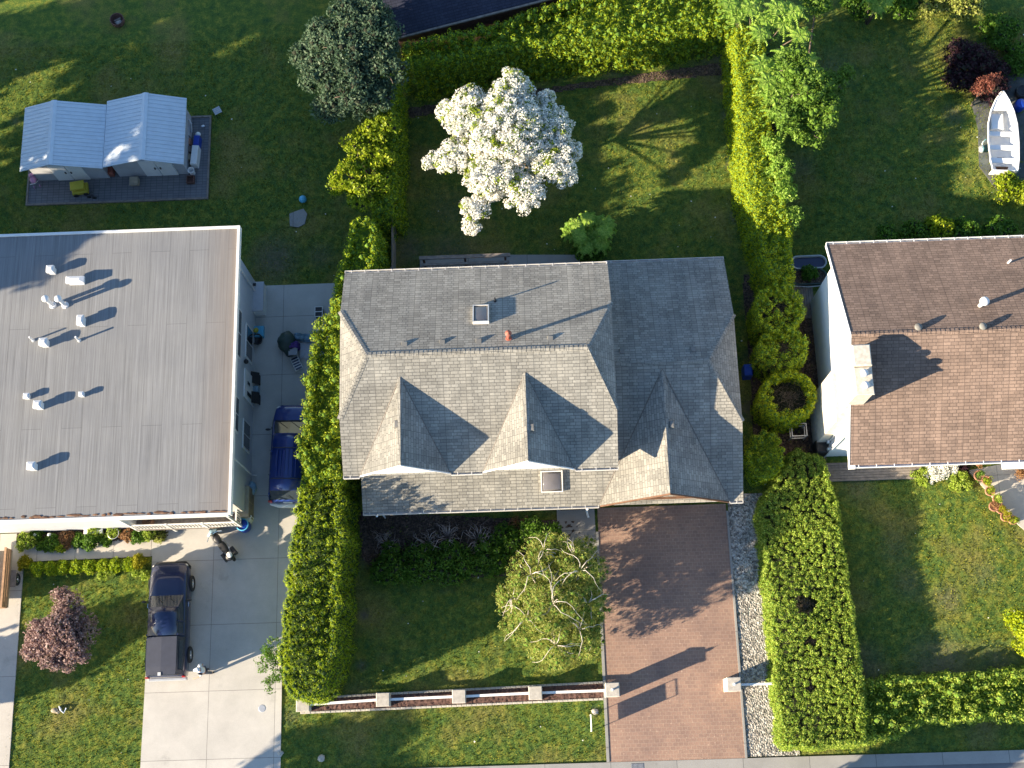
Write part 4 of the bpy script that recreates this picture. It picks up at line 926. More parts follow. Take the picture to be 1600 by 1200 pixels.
hedge('side_hedge', 'clipped dark hedge in shade along the west edge of the back lawn', 'hedge',
      [(590,120),(614,112),(616,200),(610,330),(585,330),(588,220)], 3.5, 'lf_cedar', s=.27, r=.18, n=26, leaf=.055, jit=.1, batter=.35, seed=14)
hedge('north_hedge', 'wide tall cedar hedge across the north end of the back lawn', 'hedge',
      [(632,64),(750,42),(832,16),(960,-25),(1060,-40),(1146,-50),(1146,18),(1060,32),(960,46),(800,64),(640,96)], 3.6, 'lf_cedar', s=.32, r=.22, n=46, leaf=.046, jit=.16, knob=.5, kr=.2, kfill=.8, batter=.45, seed=15)
hedge('boundary_hedge', 'narrow bright yellow green cedar hedge between the back lawn and the lawn with the boat', 'hedge',
      [(1152,40),(1188,38),(1198,130),(1208,240),(1230,330),(1240,430),(1208,432),(1190,360),(1170,280),(1163,180),(1154,110)], 3.3, 'lf_cedar_y', s=.24, r=.16, n=46, leaf=.038, jit=.07, knob=.15, kr=.15, kfill=.5, batter=.35, seed=16)
def ring_poly(cx, cy, rx, ry, n=16): return [(cx+rx*math.cos(2*math.pi*i/n), cy+ry*math.sin(2*math.pi*i/n)) for i in range(n)]
def clipped_round(label, cx, cy, rx, ry, h, hole, seed, mat='lf_cedar', fr=.42):
    x, y = G(cx+2, cy-2, h); m_ = mpp(cx, cy, h)
    return hedge('topiary_cedar', label, 'topiary', ring_poly(cx,cy,rx-5,ry-5), h, mat, s=.23, r=.15, n=52, leaf=.036, jit=.07, knob=.22, kr=.13, kfill=.8, batter=.06, seed=seed, holes=((x,y,hole*m_),) if hole else ())
clipped_round('big clipped cedar with bowl shaped top, northernmost of the four beside the garage', 1220, 478, 42, 44, 3.3, 11, 21)
clipped_round('clipped cedar with curled hollow top, second from the north beside the garage', 1226, 540, 44, 36, 3.2, 10, 22)
clipped_round('ring shaped clipped cedar with a wide dark bare centre beside the garage', 1234, 616, 49, 43, 3.0, 25, 23, 'lf_cedar_y')
clipped_round('smallest clipped round cedar at the south east corner of the garage roof', 1198, 708, 33, 40, 2.5, 0, 24)
hx1 = G(1258,943,1.4); hx2 = G(1270,1000,1.4); hx3 = G(1266,1076,1.4)
hedge('wide_hedge', 'wide low clipped hedge with dark bare holes east of the gravel strip', 'hedge',
      [(1246,705),(1285,714),(1306,780),(1324,900),(1338,1000),(1350,1080),(1350,1162),(1226,1166),(1217,1080),(1207,950),(1196,850),(1192,795),(1206,765)], 1.45, 'lf_privet', s=.2, r=.135, n=66, leaf=.036, asp=.5, jit=.05, batter=.2, seed=31,
      holes=((hx1[0],hx1[1],.42),(hx2[0],hx2[1],.2),(hx3[0],hx3[1],.22)), core='core_green')
hedge('street_hedge', 'low yellow green broad leaved hedge along the street at the lower right', 'hedge',
      [(1348,1070),(1440,1062),(1650,1048),(1650,1118),(1450,1122),(1400,1148),(1352,1152)], 1.2, 'lf_privet', s=.3, r=.2, n=52, leaf=.052, asp=.5, jit=.15, knob=.35, kr=.22, batter=.25, seed=32)
bush('leafy_bush', 'bright green rounded bush at the right edge beside the sunny front lawn', 'bush', 1612, 985, 46, 1.5, 'lf_cedar_y', n=60, leaf=.06, seed=33, r=.25, core='core_green')

tree('blossom_tree', 'large tree covered in white blossom in the middle of the back lawn', 'tree',
     [(790,205,4.8,64),(735,180,4.5,42),(800,145,4.7,34),(852,200,4.5,42),(862,250,4.3,38),(770,270,4.3,46),(818,300,4.2,32),(742,325,3.9,22),(716,242,4.2,30),(694,250,4.0,20),(880,272,4.0,20),(736,352,3.6,13),(855,152,4.5,12),(898,235,4.2,14),(800,118,4.5,12),(735,150,4.5,18),(668,256,3.9,8),(700,175,4.3,18)],
     'blossom', trunk_h=2.0, zs=.5, r=.21, n=58, leaf=.045, asp=.75, dens=11, seed=41, tilt=.5, shell=.7, tr=.11, mat2='lf_laurel', frac2=.16, core='core_green', corescale=.3)
tree('birch_tree', 'rounded yellow green weeping birch with pale twisted branches on the front lawn', 'tree',
     [(862,945,3.9,58),(830,900,3.7,40),(905,895,3.9,44),(918,945,3.4,34),(822,970,3.1,42),(868,1010,2.9,42),(905,985,3.1,36),(850,862,3.6,30),(895,868,3.6,26),(800,935,2.8,28),(868,920,2.4,50),(905,900,1.8,42),(905,960,1.7,42),(872,868,1.8,36),(862,1005,1.6,38),(912,858,1.4,22),(914,1000,1.5,30),(835,940,1.5,44)],
     'lf_birch', trunk_h=1.5, r=.2, n=44, leaf=.05, asp=.24, dens=8, seed=42, bark='bark_pale', tr=.15, visible_branches=5, tilt=1.0, core='core_green', corescale=.4)
tree('plum_tree', 'purple leaved plum tree on the small lawn west of the pickup', 'tree',
     [(96,985,2.7,36),(108,950,2.6,24),(70,990,2.5,26),(112,1018,2.4,28),(58,1015,2.3,20),(126,985,2.3,24),(85,1030,2.3,20),(98,928,2.6,11)],
     'lf_purple', trunk_h=1.2, r=.24, n=52, leaf=.06, asp=.6, dens=6, seed=43, tr=.1, core='core', corescale=.25)
tree('shade_tree', 'big blue green tree standing in shade at the top beside the navy roof', 'tree',
     [(545,80,5.0,48),(510,60,4.8,34),(585,60,5.2,38),(600,110,4.8,32),(505,115,4.4,34),(550,140,4.5,40),(520,165,3.9,26),(475,90,4.0,20),(580,25,5.0,30),(545,30,5.0,34),(590,150,4.2,28)],
     'lf_dark', trunk_h=2.2, r=.34, n=62, leaf=.085, asp=.5, dens=3.4, seed=44, tr=.22, core='core', corescale=.45)
tree('sunlit_shrub', 'tall shrub with bright yellow green sprays below the big blue green shade tree', 'shrub',
     [(578,210,3.7,24),(560,232,3.6,22),(592,250,3.5,24),(545,275,3.7,24),(565,300,3.6,26),(590,290,3.6,20),(600,200,4.0,18),(532,292,3.3,14)],
     'lf_laurel', trunk_h=1.5, r=.26, n=52, leaf=.08, asp=.5, dens=4, seed=45, core='core', corescale=.35)
tree('garden_tree', 'dense green tree overhanging the bright boundary hedge at the top right', 'tree',
     [(1262,140,5.2,38),(1240,105,5.4,30),(1285,170,4.6,28),(1232,180,4.6,24),(1298,135,4.6,22),(1322,112,4.2,10),(1262,205,3.8,26),(1275,8,3.6,22)],
     'lf_mid', trunk_h=1.8, r=.3, n=56, leaf=.07, asp=.5, dens=4.2, seed=46, tr=.14, core='core_green', corescale=.6, shell=.6, tilt=.6)
def sumac(name, label, pts, zc, seed, size=.72, nf=9, par=None):
    "stag-horn rosettes: every shoot carries a star of pinnate fronds"
    rng = np.random.default_rng(seed); random.seed(seed)
    cx_, cy_ = np.mean([G(a,b,zc) for a,b in pts], axis=0)
    t = thing(name, label, 'tree', (cx_, cy_, 0)); V = []; F = []; kt = MB(); kt.smooth = True
    for px, py in pts:
        z = zc + random.uniform(-.5,.4); x, y = G(px, py, z); x -= cx_; y -= cy_
        kt.tube([(x*.15,y*.15,0),(x*.6,y*.6,z*.55),(x,y,z)], .045, 5, .02)
        a0 = random.uniform(0,6.28)
        for f in range(nf):
            a = a0 + 6.283*f/nf + random.uniform(-.2,.2); L = size*random.uniform(.75,1.15); d = np.array([math.cos(a), math.sin(a)]); nrm = np.array([-d[1], d[0]])
            for q in range(1, 10):
                u = q/9.; c = np.array([x,y]) + d*L*u; zz = z + .18*math.sin(u*2.2)*L - .5*L*u*u
                wl = .17*math.sin(min(1,u*1.15+.12)*3.0)**.7 + .03
                for s_ in (-1,1):
                    tip = c + nrm*s_*wl + d*.05; hw = .046
                    k_ = len(V); V += [(*(c-d*hw), zz),(*(c+d*hw), zz),(*(tip+d*hw*.3), zz-.09+.06*random.random()),(*(tip-d*hw*.5), zz-.02-.08*random.random())]
                    F.append((k_,k_+1,k_+2,k_+3))
            k_ = len(V); V += [(*(np.array([x,y])+nrm*.012), z),(*(np.array([x,y])-nrm*.012), z),(*(np.array([x,y])+d*L), z-.36*L)]; F.append((k_,k_+1,k_+2,k_+2))
    V = np.array(V); F3 = np.array([f for f in F if f[2] != f[3]])
    np_mesh('crown', [(V, F3, 0)], [M['lf_sumac']], t); kt.build('trunk', M['bark'], t)
    return t
sumac('sumac_tree', 'pale green sumac with star shaped fronds spilling over the end of the north hedge',
      [(1150,25),(1172,12),(1196,30),(1215,12),(1188,52),(1224,38),(1240,18),(1178,-5),(1250,55),(1140,5)], 4.2, 51)
sumac('sumac_tree', 'light green sumac with star shaped fronds standing in front of the dense garden tree',
      [(1228,85),(1212,110),(1240,110),(1225,135),(1205,150),(1250,130),(1215,178),(1238,165),(1262,95),(1272,120),(1200,128),(1236,192),(1190,100),(1262,160)], 4.3, 52)
sumac('sumac_shrub', 'small bright green shrub with leafy fronds on the back lawn near the garage', 
      [(900,350),(918,342),(935,346),(945,362),(905,368),(925,366),(890,362),(940,380),(915,385),(950,350)], 1.6, 53, size=.5)
bush('leafy_bush', 'dark lower part of the shrub growing behind the main house north eave', 'bush', 922, 382, 34, 1.2, 'lf_under', n=50, leaf=.07, seed=54, core='core', corescale=.4)
sumac('sumac_shrub', 'sprig of light fronds at the top edge left of the pale flowering shrubs', [(1370,10),(1382,2),(1360,-6),(1376,-14)], 2.4, 55, size=.5)
for i, (px, py, rp, h, m_, lab) in enumerate((
    (1340,2,34,1.6,'lf_under','dark green shrub at the top edge between the garden tree and the pale shrubs'),
    (1410,4,30,1.7,'lf_under','shaded green shrub at the top edge, second right of the garden tree'),
    (1455,0,34,1.9,'lf_birch','pale green sunlit shrub at the top edge above the right lawn'),
    (1502,6,36,1.9,'lf_birch','larger pale green sunlit shrub at the top edge, right of its twin'),
    (1560,50,34,1.0,'lf_under','low dark ground shrub above the boat pad at the top right'),
    (1590,95,30,.9,'lf_under','low dark green shrub right of the maroon bush'),
    (1575,292,26,1.0,'lf_laurel','bright leafy shrub just below the stern of the white boat'),
    (1610,300,26,1.0,'lf_laurel','bright leafy shrub at the right edge below the boat'),
    (1385,374,22,1.0,'lf_under','low green shrub at the left end of the row behind the brown roofed house'),
    (1430,368,28,1.3,'lf_under','mid green shrub second in the row behind the brown roofed house'),
    (1468,358,26,1.6,'lf_laurel','lighter shrub with a yellow lit top behind the brown roofed house'),
    (1508,364,26,1.4,'lf_under','green shrub fourth in the row behind the brown roofed house'),
    (1560,364,30,1.4,'lf_under','green shrub at the right end of the row behind the brown roofed house'))):
    bush('garden_shrub', lab, 'shrub', px, py, rp, h, m_, n=44, leaf=.075, seed=60+i, core='core', corescale=.4, r=.24)
bush('maroon_bush', 'very dark maroon rounded bush near the bow of the boat', 'bush', 1512, 104, 50, 1.7, 'lf_maroon', n=60, leaf=.06, seed=81, core='core', corescale=.5, r=.26)
bush('maroon_bush', 'smaller dark maroon bush between the larger maroon bush and the boat', 'bush', 1547, 128, 38, 1.3, 'lf_maroon', n=60, leaf=.06, seed=82, core='core', corescale=.5, r=.26)
tree('red_maple', 'small feathery red maple lit by the sun beside the boat bow', 'tree', [(1540,132,2.3,13),(1528,140,2.2,9),(1551,124,2.3,9)], 'lf_red', trunk_h=.8, r=.2, n=60, leaf=.055, asp=.35, dens=9, seed=83, tr=.05)
# light leaf sprays hanging over the boundary hedge
tree('hedge_climber', 'loose light green climber growing over the east side of the boundary hedge', 'climber', [(1218,265,3.2,22),(1225,300,3.0,22),(1232,340,2.8,20),(1208,225,3.3,18),(1222,380,2.7,16)], 'lf_sumac', trunk_h=.6, r=.2, n=40, leaf=.06, dens=7, seed=84, tr=.05)
tree('twiggy_shrub', 'thin pale leaved shrub at the driveway side of the tall cedar hedge', 'shrub', [(432,1015,1.9,20),(418,1035,1.6,18),(438,1050,1.4,16),(425,1070,.9,12)], 'lf_under', trunk_h=.5, r=.2, n=34, leaf=.05, dens=6, seed=85, tr=.04, bark='bark_pale', visible_branches=3)
# front bed of the main house
for i, (px, py, rp, h, m_, lab) in enumerate((
    (612,885,40,.8,'lf_under','dark green undergrowth at the west end of the bed before the main house'),
    (660,882,40,.9,'lf_under','low green shrub in the front bed below the bare dead branches'),
    (712,880,42,1.0,'lf_under','mid green shrub in the middle of the front bed'),
    (765,870,38,1.1,'lf_under','green shrub in the front bed next to the birch'),
    (795,842,30,1.3,'lf_under','green shrub close to the porch wall west of the downspout'),
    (832,828,24,2.2,'lf_under','upright green shrub reaching the gutter of the porch roof'),
    (856,836,24,2.3,'lf_under','dark shrub between porch wall and birch'))):
    bush('bed_shrub', lab, 'shrub', px, py, rp, h, m_, n=46, leaf=.07, asp=.4, seed=90+i, core='core', corescale=.4, r=.24)
bush('rusty_shrub', 'rust coloured shrub in the front bed beside the green one under the gutter', 'shrub', 812, 824, 20, 1.1, 'lf_orange', n=36, leaf=.055, seed=99, r=.2)
def dead_shrub(label, px, py, rp, h, seed):
    random.seed(seed); x, y = G(px, py, h*.4); t = thing('dead_shrub', label, 'shrub', (x, y, 0)); k = MB(); R_ = rp*mpp(px, py, 0)
    for i in range(34):
        a = random.uniform(0,6.28); L = R_*random.uniform(.5,1.15); hh = h*random.uniform(.4,1.1); p = Vector((0,0,.03)); pts = [tuple(p)]
        for q in range(1,6): u = q/5; pts.append((math.cos(a+u*random.uniform(-.5,.5))*L*u, math.sin(a+u*random.uniform(-.5,.5))*L*u, .05+hh*math.sin(u*2.3)))
        k.tube(pts, random.uniform(.012,.03), 4, .005)
    k.build('branches', M['dead_wood'], t)
for i, (px, py, rp, h) in enumerate(((605,850,24,.7),(668,848,24,.9),(700,838,26,1.1),(748,842,30,1.0))):
    dead_shrub(('bare grey dead shrub at the west end of the front bed','bare dead shrub, second from the west in the front bed','tallest tangle of grey dead branches in the front bed','wide tangle of bare curving branches west of the rusty shrub')[i], px, py, rp, h, 120+i)
# garden bed before the left building and row of clipped balls
bed = ((40,846,18,.7,'lf_privet'),(58,836,10,.5,'lf_under'),(84,848,16,.4,'lf_under'),(104,842,14,.5,'lf_orange'),(124,846,14,.4,'lf_under'),(142,846,16,.6,'lf_under'),(150,828,13,.7,'lf_privet'),(176,832,12,.6,'lf_privet'),(200,836,12,.6,'lf_orange'),(216,838,14,.6,'lf_under'),(232,832,13,.8,'lf_privet'),(248,838,12,.4,'lf_birch'),(95,855,9,.5,'lf_laurel'),(70,852,12,.35,'lf_under'),(165,845,10,.35,'lf_under'))
where = ('at the west end','second from the west by the white ornament','third from the west','with rusty leaves near the middle','in the middle','wide and trailing over the path','lit bright green against the white wall','beside the round wire hoop','with rust red leaves near the east end','next to the rusty one','bright green at the balcony foot','at the far east end, loose and pale','spilling onto the walkway','low and dark at the front edge','low between hoop and walkway')
for i, (px, py, rp, h, m_) in enumerate(bed):
    bush('bed_plant', 'plant in the left building bed, ' + where[i], 'plant', px, py, rp, h, m_, n=40, leaf=.05, seed=140+i, r=.13, dens=14, core='core', corescale=.4)
for i in range(8):
    px = 58 + i*20.5; py = 889 - i*.9
    nth = ('first','second','third','fourth','fifth','sixth','seventh','last')[i]
    bush('box_ball', nth + ' clipped green ball from the west in the walkway row', 'shrub', px, py, 12.5, .62, 'lf_cedar', n=60, leaf=.04, seed=170+i, r=.12, dens=22, core='core_green', corescale=.6, group='clipped balls along the walkway')
bush('golden_shrub', 'bright yellow shrub at the west end of the clipped ball row', 'shrub', 40, 880, 13, .6, 'lf_yellow', n=50, leaf=.045, seed=181, r=.13, dens=14)
bush('golden_shrub', 'bright yellow rounded shrub next to the hood of the pickup', 'shrub', 218, 877, 13, .8, 'lf_yellow', n=50, leaf=.045, seed=182, r=.13, dens=14)
for i, (px, py, rp) in enumerate(((172,892,9),(192,884,9),(214,892,9),(228,898,9),(160,900,8))):
    bush('young_plant', ('small leafy plant on the lawn edge below the fifth clipped ball','small leafy plant right of the last clipped ball','small green plant under the yellow shrub by the pickup','small green plant touching the driveway beside the pickup','tiny green plant furthest down the lawn below the clipped balls')[i], 'plant', px, py, rp, .5, 'lf_privet', n=36, leaf=.045, seed=190+i, r=.11, dens=14)
# trees to the west and south outside the picture, they shade the lawns and the shed roofs
for_trees = ((32,-48,3.2,17.5,2,'in the second row, southern one'),(38.2,-48,2.6,17,6.5,'in the second row, middle one'),(45.4,-46,3.4,16.5,2,'in the second row, northern one'))
def far_tree(label, x, y, r, h, seed, mat='lf_dark', zb=3.2):
    rng = np.random.default_rng(seed); t = thing('shade_tree', label, 'tree', (x, y, 0))
    C = []
    for i in range(9): 
        a = rng.uniform(0,6.28); q = rng.uniform(0,.55)*r; C.append((math.cos(a)*q, math.sin(a)*q, rng.uniform(zb+r*.4, h-r*.4), r*rng.uniform(.4,.62)))
    C = lumps(C, rng, 1.3, .9); Rr = np.full((len(C),3), .55)*rng.uniform(.7,1.3,(len(C),1))
    P, N = blob_pts(C, Rr, 20, rng, .3, 1.); V, F = leaf_quads(P, N, .2*rng.uniform(.6,1.3,len(P)), .6, rng); I = ico(C, Rr*.6, rng)
    np_mesh('crown', [(V,F,0),(I[0],I[1],1)], [M[mat], M['core']], t)
    k = MB(); k.tube([(0,0,-.05),(.1,0,h*.35),(0,.1,h*.7)], .3, 8, .12); k.build('trunk', M['bark'], t)
for i, (c, x, r, h, zb, where_) in enumerate(((30.3,-40,2.9,14.5,2,'southernmost'),(33.4,-43,3.2,14,2,'second from the south'),(36.4,-41,2.9,14,4.6,'third from the south, its crown starting high'),(40,-42,3.1,14,4.4,'fourth from the south'),(43.6,-41,3.1,14.5,2.5,'fifth from the south'),(47.5,-40,3.6,14,1.5,'northernmost')) + for_trees):
    far_tree('tall tree of the western row, ' + where_, x, (c+.3502*x)/.9367, r, h, 200+i, zb=zb)
far_tree('broad tree south west of the street that shades the grass below the rail', -25, -8.0, 3.3, 6.6, 211, zb=1.6)
far_tree('street tree south of the right hand hedge casting shade on the kerb', 7.5, -5.6, 2.3, 4.9, 212, zb=1.8)
far_tree('small tree west of the path beside the plum tree lawn', -31, 1.6, 2.0, 4.2, 213, zb=1.0)

# tufts of grass standing up from the lawns
def grass():
    rng = np.random.default_rng(8); n = 330000
    x = rng.uniform(-30.5, 30.5, n); y = rng.uniform(-.9, 37, n)
    bad = np.zeros(n, bool)
    for x0,x1_,y0,y1_ in ((-45,-13.3,10,23),(-13.8,-9.3,5,22.9),(-18.6,-12,-1,10.6),(2.8,11,-1,11),(-8.2,9.2,10.6,22),(14,40,12,21),(-26,-16.5,27.6,32.5),(-32,-24.9,-1,11),(-25,-18.4,9.1,10.6)): bad |= (x>x0)&(x<x1_)&(y>y0)&(y<y1_)
    x = x[~bad]; y = y[~bad]; n = len(x); h = rng.uniform(.04,.1,n); a = rng.uniform(0,6.28,n); wv = rng.uniform(.012,.032,n); lean = rng.normal(size=(n,2))*.03
    d = np.stack([np.cos(a), np.sin(a)],1)*wv[:,None]; z0 = np.full(n,.01)
    V = np.stack([np.column_stack([x-d[:,0],y-d[:,1],z0]), np.column_stack([x+d[:,0],y+d[:,1],z0]), np.column_stack([x+lean[:,0],y+lean[:,1],h+.03])],1).reshape(-1,3)
    o = np_mesh('grass', [(V, np.arange(3*n).reshape(n,3), 0)], [M['grass_blade']]); tag(o, 'short green grass blades growing over all the lawns', 'grass', kind='stuff')
grass()
# pale daisies and clover heads scattered on the lawns
def daisies():
    rng = np.random.default_rng(18); n = 260; x = rng.uniform(-28,27,n); y = rng.uniform(0,36,n); P = np.column_stack([x,y,np.full(n,.1)])
    bad = ((x<-13.3)&(y<23.5)&(y>9))|((x>-19)&(x<-9)&(y<23))|((x>-8.6)&(x<9.6)&(y>10)&(y<22))|((x>2.8)&(x<11)&(y<11))|((x>13.8)&(y>11)&(y<22))|((x<-16.5)&(x>-26)&(y>27)&(y<33))
    P = P[~bad]; N = np.tile([0,0,1.],(len(P),1)) + rng.normal(size=(len(P),3))*.2; V, F = leaf_quads(P, N, rng.uniform(.015,.05,len(P)), .8, rng)
    o = np_mesh('clover_flowers', [(V,F,0)], [M['blossom']]); tag(o, 'tiny pale clover flowers scattered over the lawns', 'flowers', kind='stuff')
daisies()

# ================================================================== FENCE WITH WHITE RAILS AND GATE PILLARS
def pillar(par, px, py, h, s=.31, ball=False, y=None):
    x, y_ = G(px, py, h); y_ = y if y is not None else y_
    k = at(par); k.box(x-s, x+s, y_-s, y_+s, 0, h-.1); o = k.build('pillar', M['stucco'], par)
    k = at(par); k.bbox(x-s-.03, x+s+.03, y_-s-.03, y_+s+.03, h-.1, h, .03); k.build('cap', M['stone'], o)
    if ball:
        k = at(par); k.cyl((x,y_,h),(x,y_,h+.09),.05,.035,10); k.smooth = True; k.ell((x,y_,h+.15),(.075,.075,.09),12,8); k.cyl((x,y_,h+.22),(x,y_,h+.34),.02,.006,8); k.build('finial', M['tin'], o)
    return x, y_
FN = thing('rail_fence', 'low white rail fence between five stone capped pillars along the street lawn', 'fence', (-5, 2.0, 0))
pts = [pillar(FN, 473, 1101, .8, .28), pillar(FN, 598, 1093, .95, .28), pillar(FN, 717, 1088, .95, .28), pillar(FN, 836.5, 1082.5, .95, .28), pillar(FN, 957, 1077.5, 1.55, .29, True)]
for (xa_, ya_), (xb_, yb_) in zip(pts, pts[1:]):
    k = at(FN); xa2 = xa_+.283; xb2 = xb_-.283
    for z0, z1, wd in ((.62,.72,.055),(.25,.32,.04)): k.add([(xa2,ya_-wd,z0),(xb2,yb_-wd,z0),(xb2,yb_+wd,z0),(xa2,ya_+wd,z0),(xa2,ya_-wd,z1),(xb2,yb_-wd,z1),(xb2,yb_+wd,z1),(xa2,ya_+wd,z1)],[(0,3,2,1),(4,5,6,7),(0,1,5,4),(1,2,6,5),(2,3,7,6),(3,0,4,7)])
    n = int((xb2-xa2)/.13)
    for i in range(1,n): 
        x = xa2+(xb2-xa2)*i/n; y = ya_+(yb_-ya_)*i/n; k.box(x-.012,x+.012,y-.012,y+.012,.32,.62)
    k.build('rail', M['white'], FN)
GP = thing('gate_pillar', 'stone capped white gate pillar with a short white rail east of the paver driveway', 'pillar', (9.2, 2.8, 0))
gp = pillar(GP, 1147, 1069, 1.5, .29, True)
k = at(GP); k.box(gp[0]+.293, gp[0]+2.0, gp[1]-.05, gp[1]+.05, .62, .72); k.box(gp[0]+.293, gp[0]+2.0, gp[1]-.04, gp[1]+.04, .25, .32); k.build('rail', M['white'], GP)
# mulch bed under the fence with stone edging
k = MB(); e0 = G(462,1092); e1 = G(943,1066); e2 = G(943,1092); e3 = G(470,1114)
rough_sheet('mulch_bed', [e0,e1,e2,e3][::-1], 'mulch', .06, .07, .06, 12)
k = MB()
for a_, b_ in ((e0,e1),(e3,e2)):
    n = 60
    for i in range(n):
        xx = a_[0]+(b_[0]-a_[0])*(i+.5)/n; yy = a_[1]+(b_[1]-a_[1])*(i+.5)/n; k.bbox(xx-.115,xx+.115,yy-.05,yy+.05,0,.13+.02*random.random(),.02)
tag(k.build('bed_edging', M['stone']), kind='structure')
# yard sign on two thin legs, seen edge-on
x, y = G(923,1130,.6); SG = thing('yard_sign', 'thin white yard sign standing edge on in the grass beside the paver driveway', 'sign', (x, y, 0))
k = at(SG); 
for q in (-.36,.36): k.box(x-.012,x+.012,y+q-.012,y+q+.012,0,1.5)
k.box(x-.012,x+.012,y-.36,y+.36,1.48,1.51); k.build('frame', M['trim'], SG)
k = at(SG); k.box(x-.008,x+.008,y-.347,y+.347,.54,1.32); k.build('panel', M['white'], SG)
x, y = G(930,1112,.1); k = MB(); k.smooth = True; k.ell((x,y,.06),(.17,.14,.1),9,6,.25); tag(k.build('garden_rock', M['stone']), 'grey rock in the grass just north of the yard sign', 'rock')
x, y = G(502,1185,.1); k = MB(); k.smooth = True; k.ell((x,y,.08),(.17,.17,.12),9,6,.15); tag(k.build('garden_rock', M['stone']), 'round pale rock in the grass near the bottom edge', 'rock')
x, y = G(438,1177,.1); k = MB(); k.smooth = True; k.ell((x,y,.04),(.15,.14,.08),9,6,.3); tag(k.build('garden_rock', M['stone']), 'small pale rock where the strip of grass meets the concrete driveway', 'rock')

# ================================================================== VEHICLES
def ring_body(y, w_, zt, zl=.32, zm=.72, tw=.9, inset=.97):
    return [(-w_*.9,y,zl-.08),(-w_,y,zl+.06),(-w_,y,zm),(-w_*inset,y,zm+(zt-zm)*.65),(-w_*tw,y,zt),(-w_*.5,y,zt+.025),(0,y,zt+.035),(w_*.5,y,zt+.025),(w_*tw,y,zt),(w_*inset,y,zm+(zt-zm)*.65),(w_,y,zm),(w_,y,zl+.06),(w_*.9,y,zl-.08)]
def wheel(par, x, y, r=.36, wd=.22):
    s_ = 1 if x > 0 else -1
    k = MB(); k.smooth = False; prof = [(r*.6,-wd/2),(r*.93,-wd/2),(r,-wd/2+.03),(r,wd/2-.03),(r*.93,wd/2),(r*.6,wd/2)]
    n = 24; vs = [(x+a, y+q*math.cos(2*math.pi*i/n), r+q*math.sin(2*math.pi*i/n)) for q, a in prof for i in range(n)]
    k.add(vs, [(j*n+i, j*n+(i+1)%n, (j+1)*n+(i+1)%n, (j+1)*n+i) for j in range(len(prof)-1) for i in range(n)]); wh = k.build('wheel', M['rubber'], par)
    k = MB(); k.cyl((x+s_*(wd/2-.05),y,r),(x+s_*(wd/2-.015),y,r),r*.6,r*.57,20); k.cyl((x+s_*(wd/2-.015),y,r),(x+s_*(wd/2+.01),y,r),r*.16,r*.12,12); k.build('rim', M['chrome'], wh)
    return wh
def quadpanel(k, pts, t=.012):
    a, b, c = (Vector(p) for p in pts[:3]); n = (b-a).cross(c-a).normalized()*t; m = len(pts)
    k.add([tuple(Vector(p)+n) for p in pts] + [tuple(Vector(p)-n) for p in pts], [tuple(range(m)), tuple(range(2*m-1,m-1,-1))] + [(i,i+m,(i+1)%m+m,(i+1)%m) for i in range(m)])
# pickup with canopy
pc = G(231,960,1.0); PK = thing('pickup_truck', 'dark blue pickup truck with canopy parked on the left driveway', 'pickup', (pc[0]+.93, G(260,968,.9)[1], ZP), R(.5))
k = MB(); k.smooth = True
k.loft([ring_body(y, w_, zt) for y, w_, zt in ((-2.62,.84,.86),(-2.58,.9,1.0),(-2.4,.93,1.05),(-1.0,.94,1.06),(0,.94,1.07),(1.05,.94,1.08),(1.35,.94,1.06),(2.0,.92,1.0),(2.4,.87,.93),(2.58,.76,.84),(2.62,.62,.72))]); k.build('body', M['navy'], PK)
k = MB(); k.bbox(-.9,.9,-2.78,-2.64,.4,.62,.03); k.build('bumper', M['metal'], PK); k = MB(); k.smooth=True; k.loft([[(-.9,2.35,.42),(-.9,2.5,.42),(-.9,2.5,.6),(-.9,2.35,.6)],[(-.7,2.62,.42),(-.7,2.72,.42),(-.7,2.72,.6),(-.7,2.62,.6)],[(.7,2.62,.42),(.7,2.72,.42),(.7,2.72,.6),(.7,2.62,.6)],[(.9,2.35,.42),(.9,2.5,.42),(.9,2.5,.6),(.9,2.35,.6)]]); k.build('bumper', M['black'], PK)
def gh(y, wb, zb, wt, zt): return [(-wb,y,zb),(-(wb*.35+wt*.65),y,zb+(zt-zb)*.7),(-wt,y,zt),(0,y,zt+.02),(wt,y,zt),((wb*.35+wt*.65),y,zb+(zt-zb)*.7),(wb,y,zb)]
k = MB(); k.loft([gh(1.1,.76,1.06,.74,1.075), gh(.46,.80,1.06,.64,1.62), gh(-.78,.82,1.05,.66,1.66)]); k.build('windows', M['glass'], PK)
k = MB(); k.smooth = True; k.loft([[(-.62,.5,1.60),(-.62,.5,1.645),(0,.52,1.67),(.62,.5,1.645),(.62,.5,1.60)],[(-.675,.2,1.62),(-.665,.2,1.69),(0,.2,1.72),(.665,.2,1.69),(.675,.2,1.62)],[(-.685,-.8,1.62),(-.675,-.8,1.70),(0,-.8,1.73),(.675,-.8,1.70),(.685,-.8,1.62)]]); k.build('cab_roof', M['navy'], PK)
k = MB()
for s_ in (-1,1):
    k.tube([(s_*.77,1.08,1.07),(s_*.65,.46,1.64)], .035, 6); k.tube([(s_*.83,-.15,1.06),(s_*.675,-.15,1.66)], .04, 6); k.tube([(s_*.84,-.76,1.05),(s_*.68,-.76,1.68)], .06, 6)
k.build('pillars', M['navy'], PK)
k = MB(); k.smooth = False; k.loft([gh(-.86,.86,1.05,.69,1.70), gh(-2.2,.86,1.05,.69,1.70), gh(-2.56,.86,1.04,.66,1.68)]); k.build('canopy', M['tonneau'], PK)
k = MB()
for s_ in (-1,1): quadpanel(k, [(s_*.84,-1.0,1.2),(s_*.84,-2.35,1.2),(s_*.765,-2.35,1.52),(s_*.765,-1.0,1.52)])
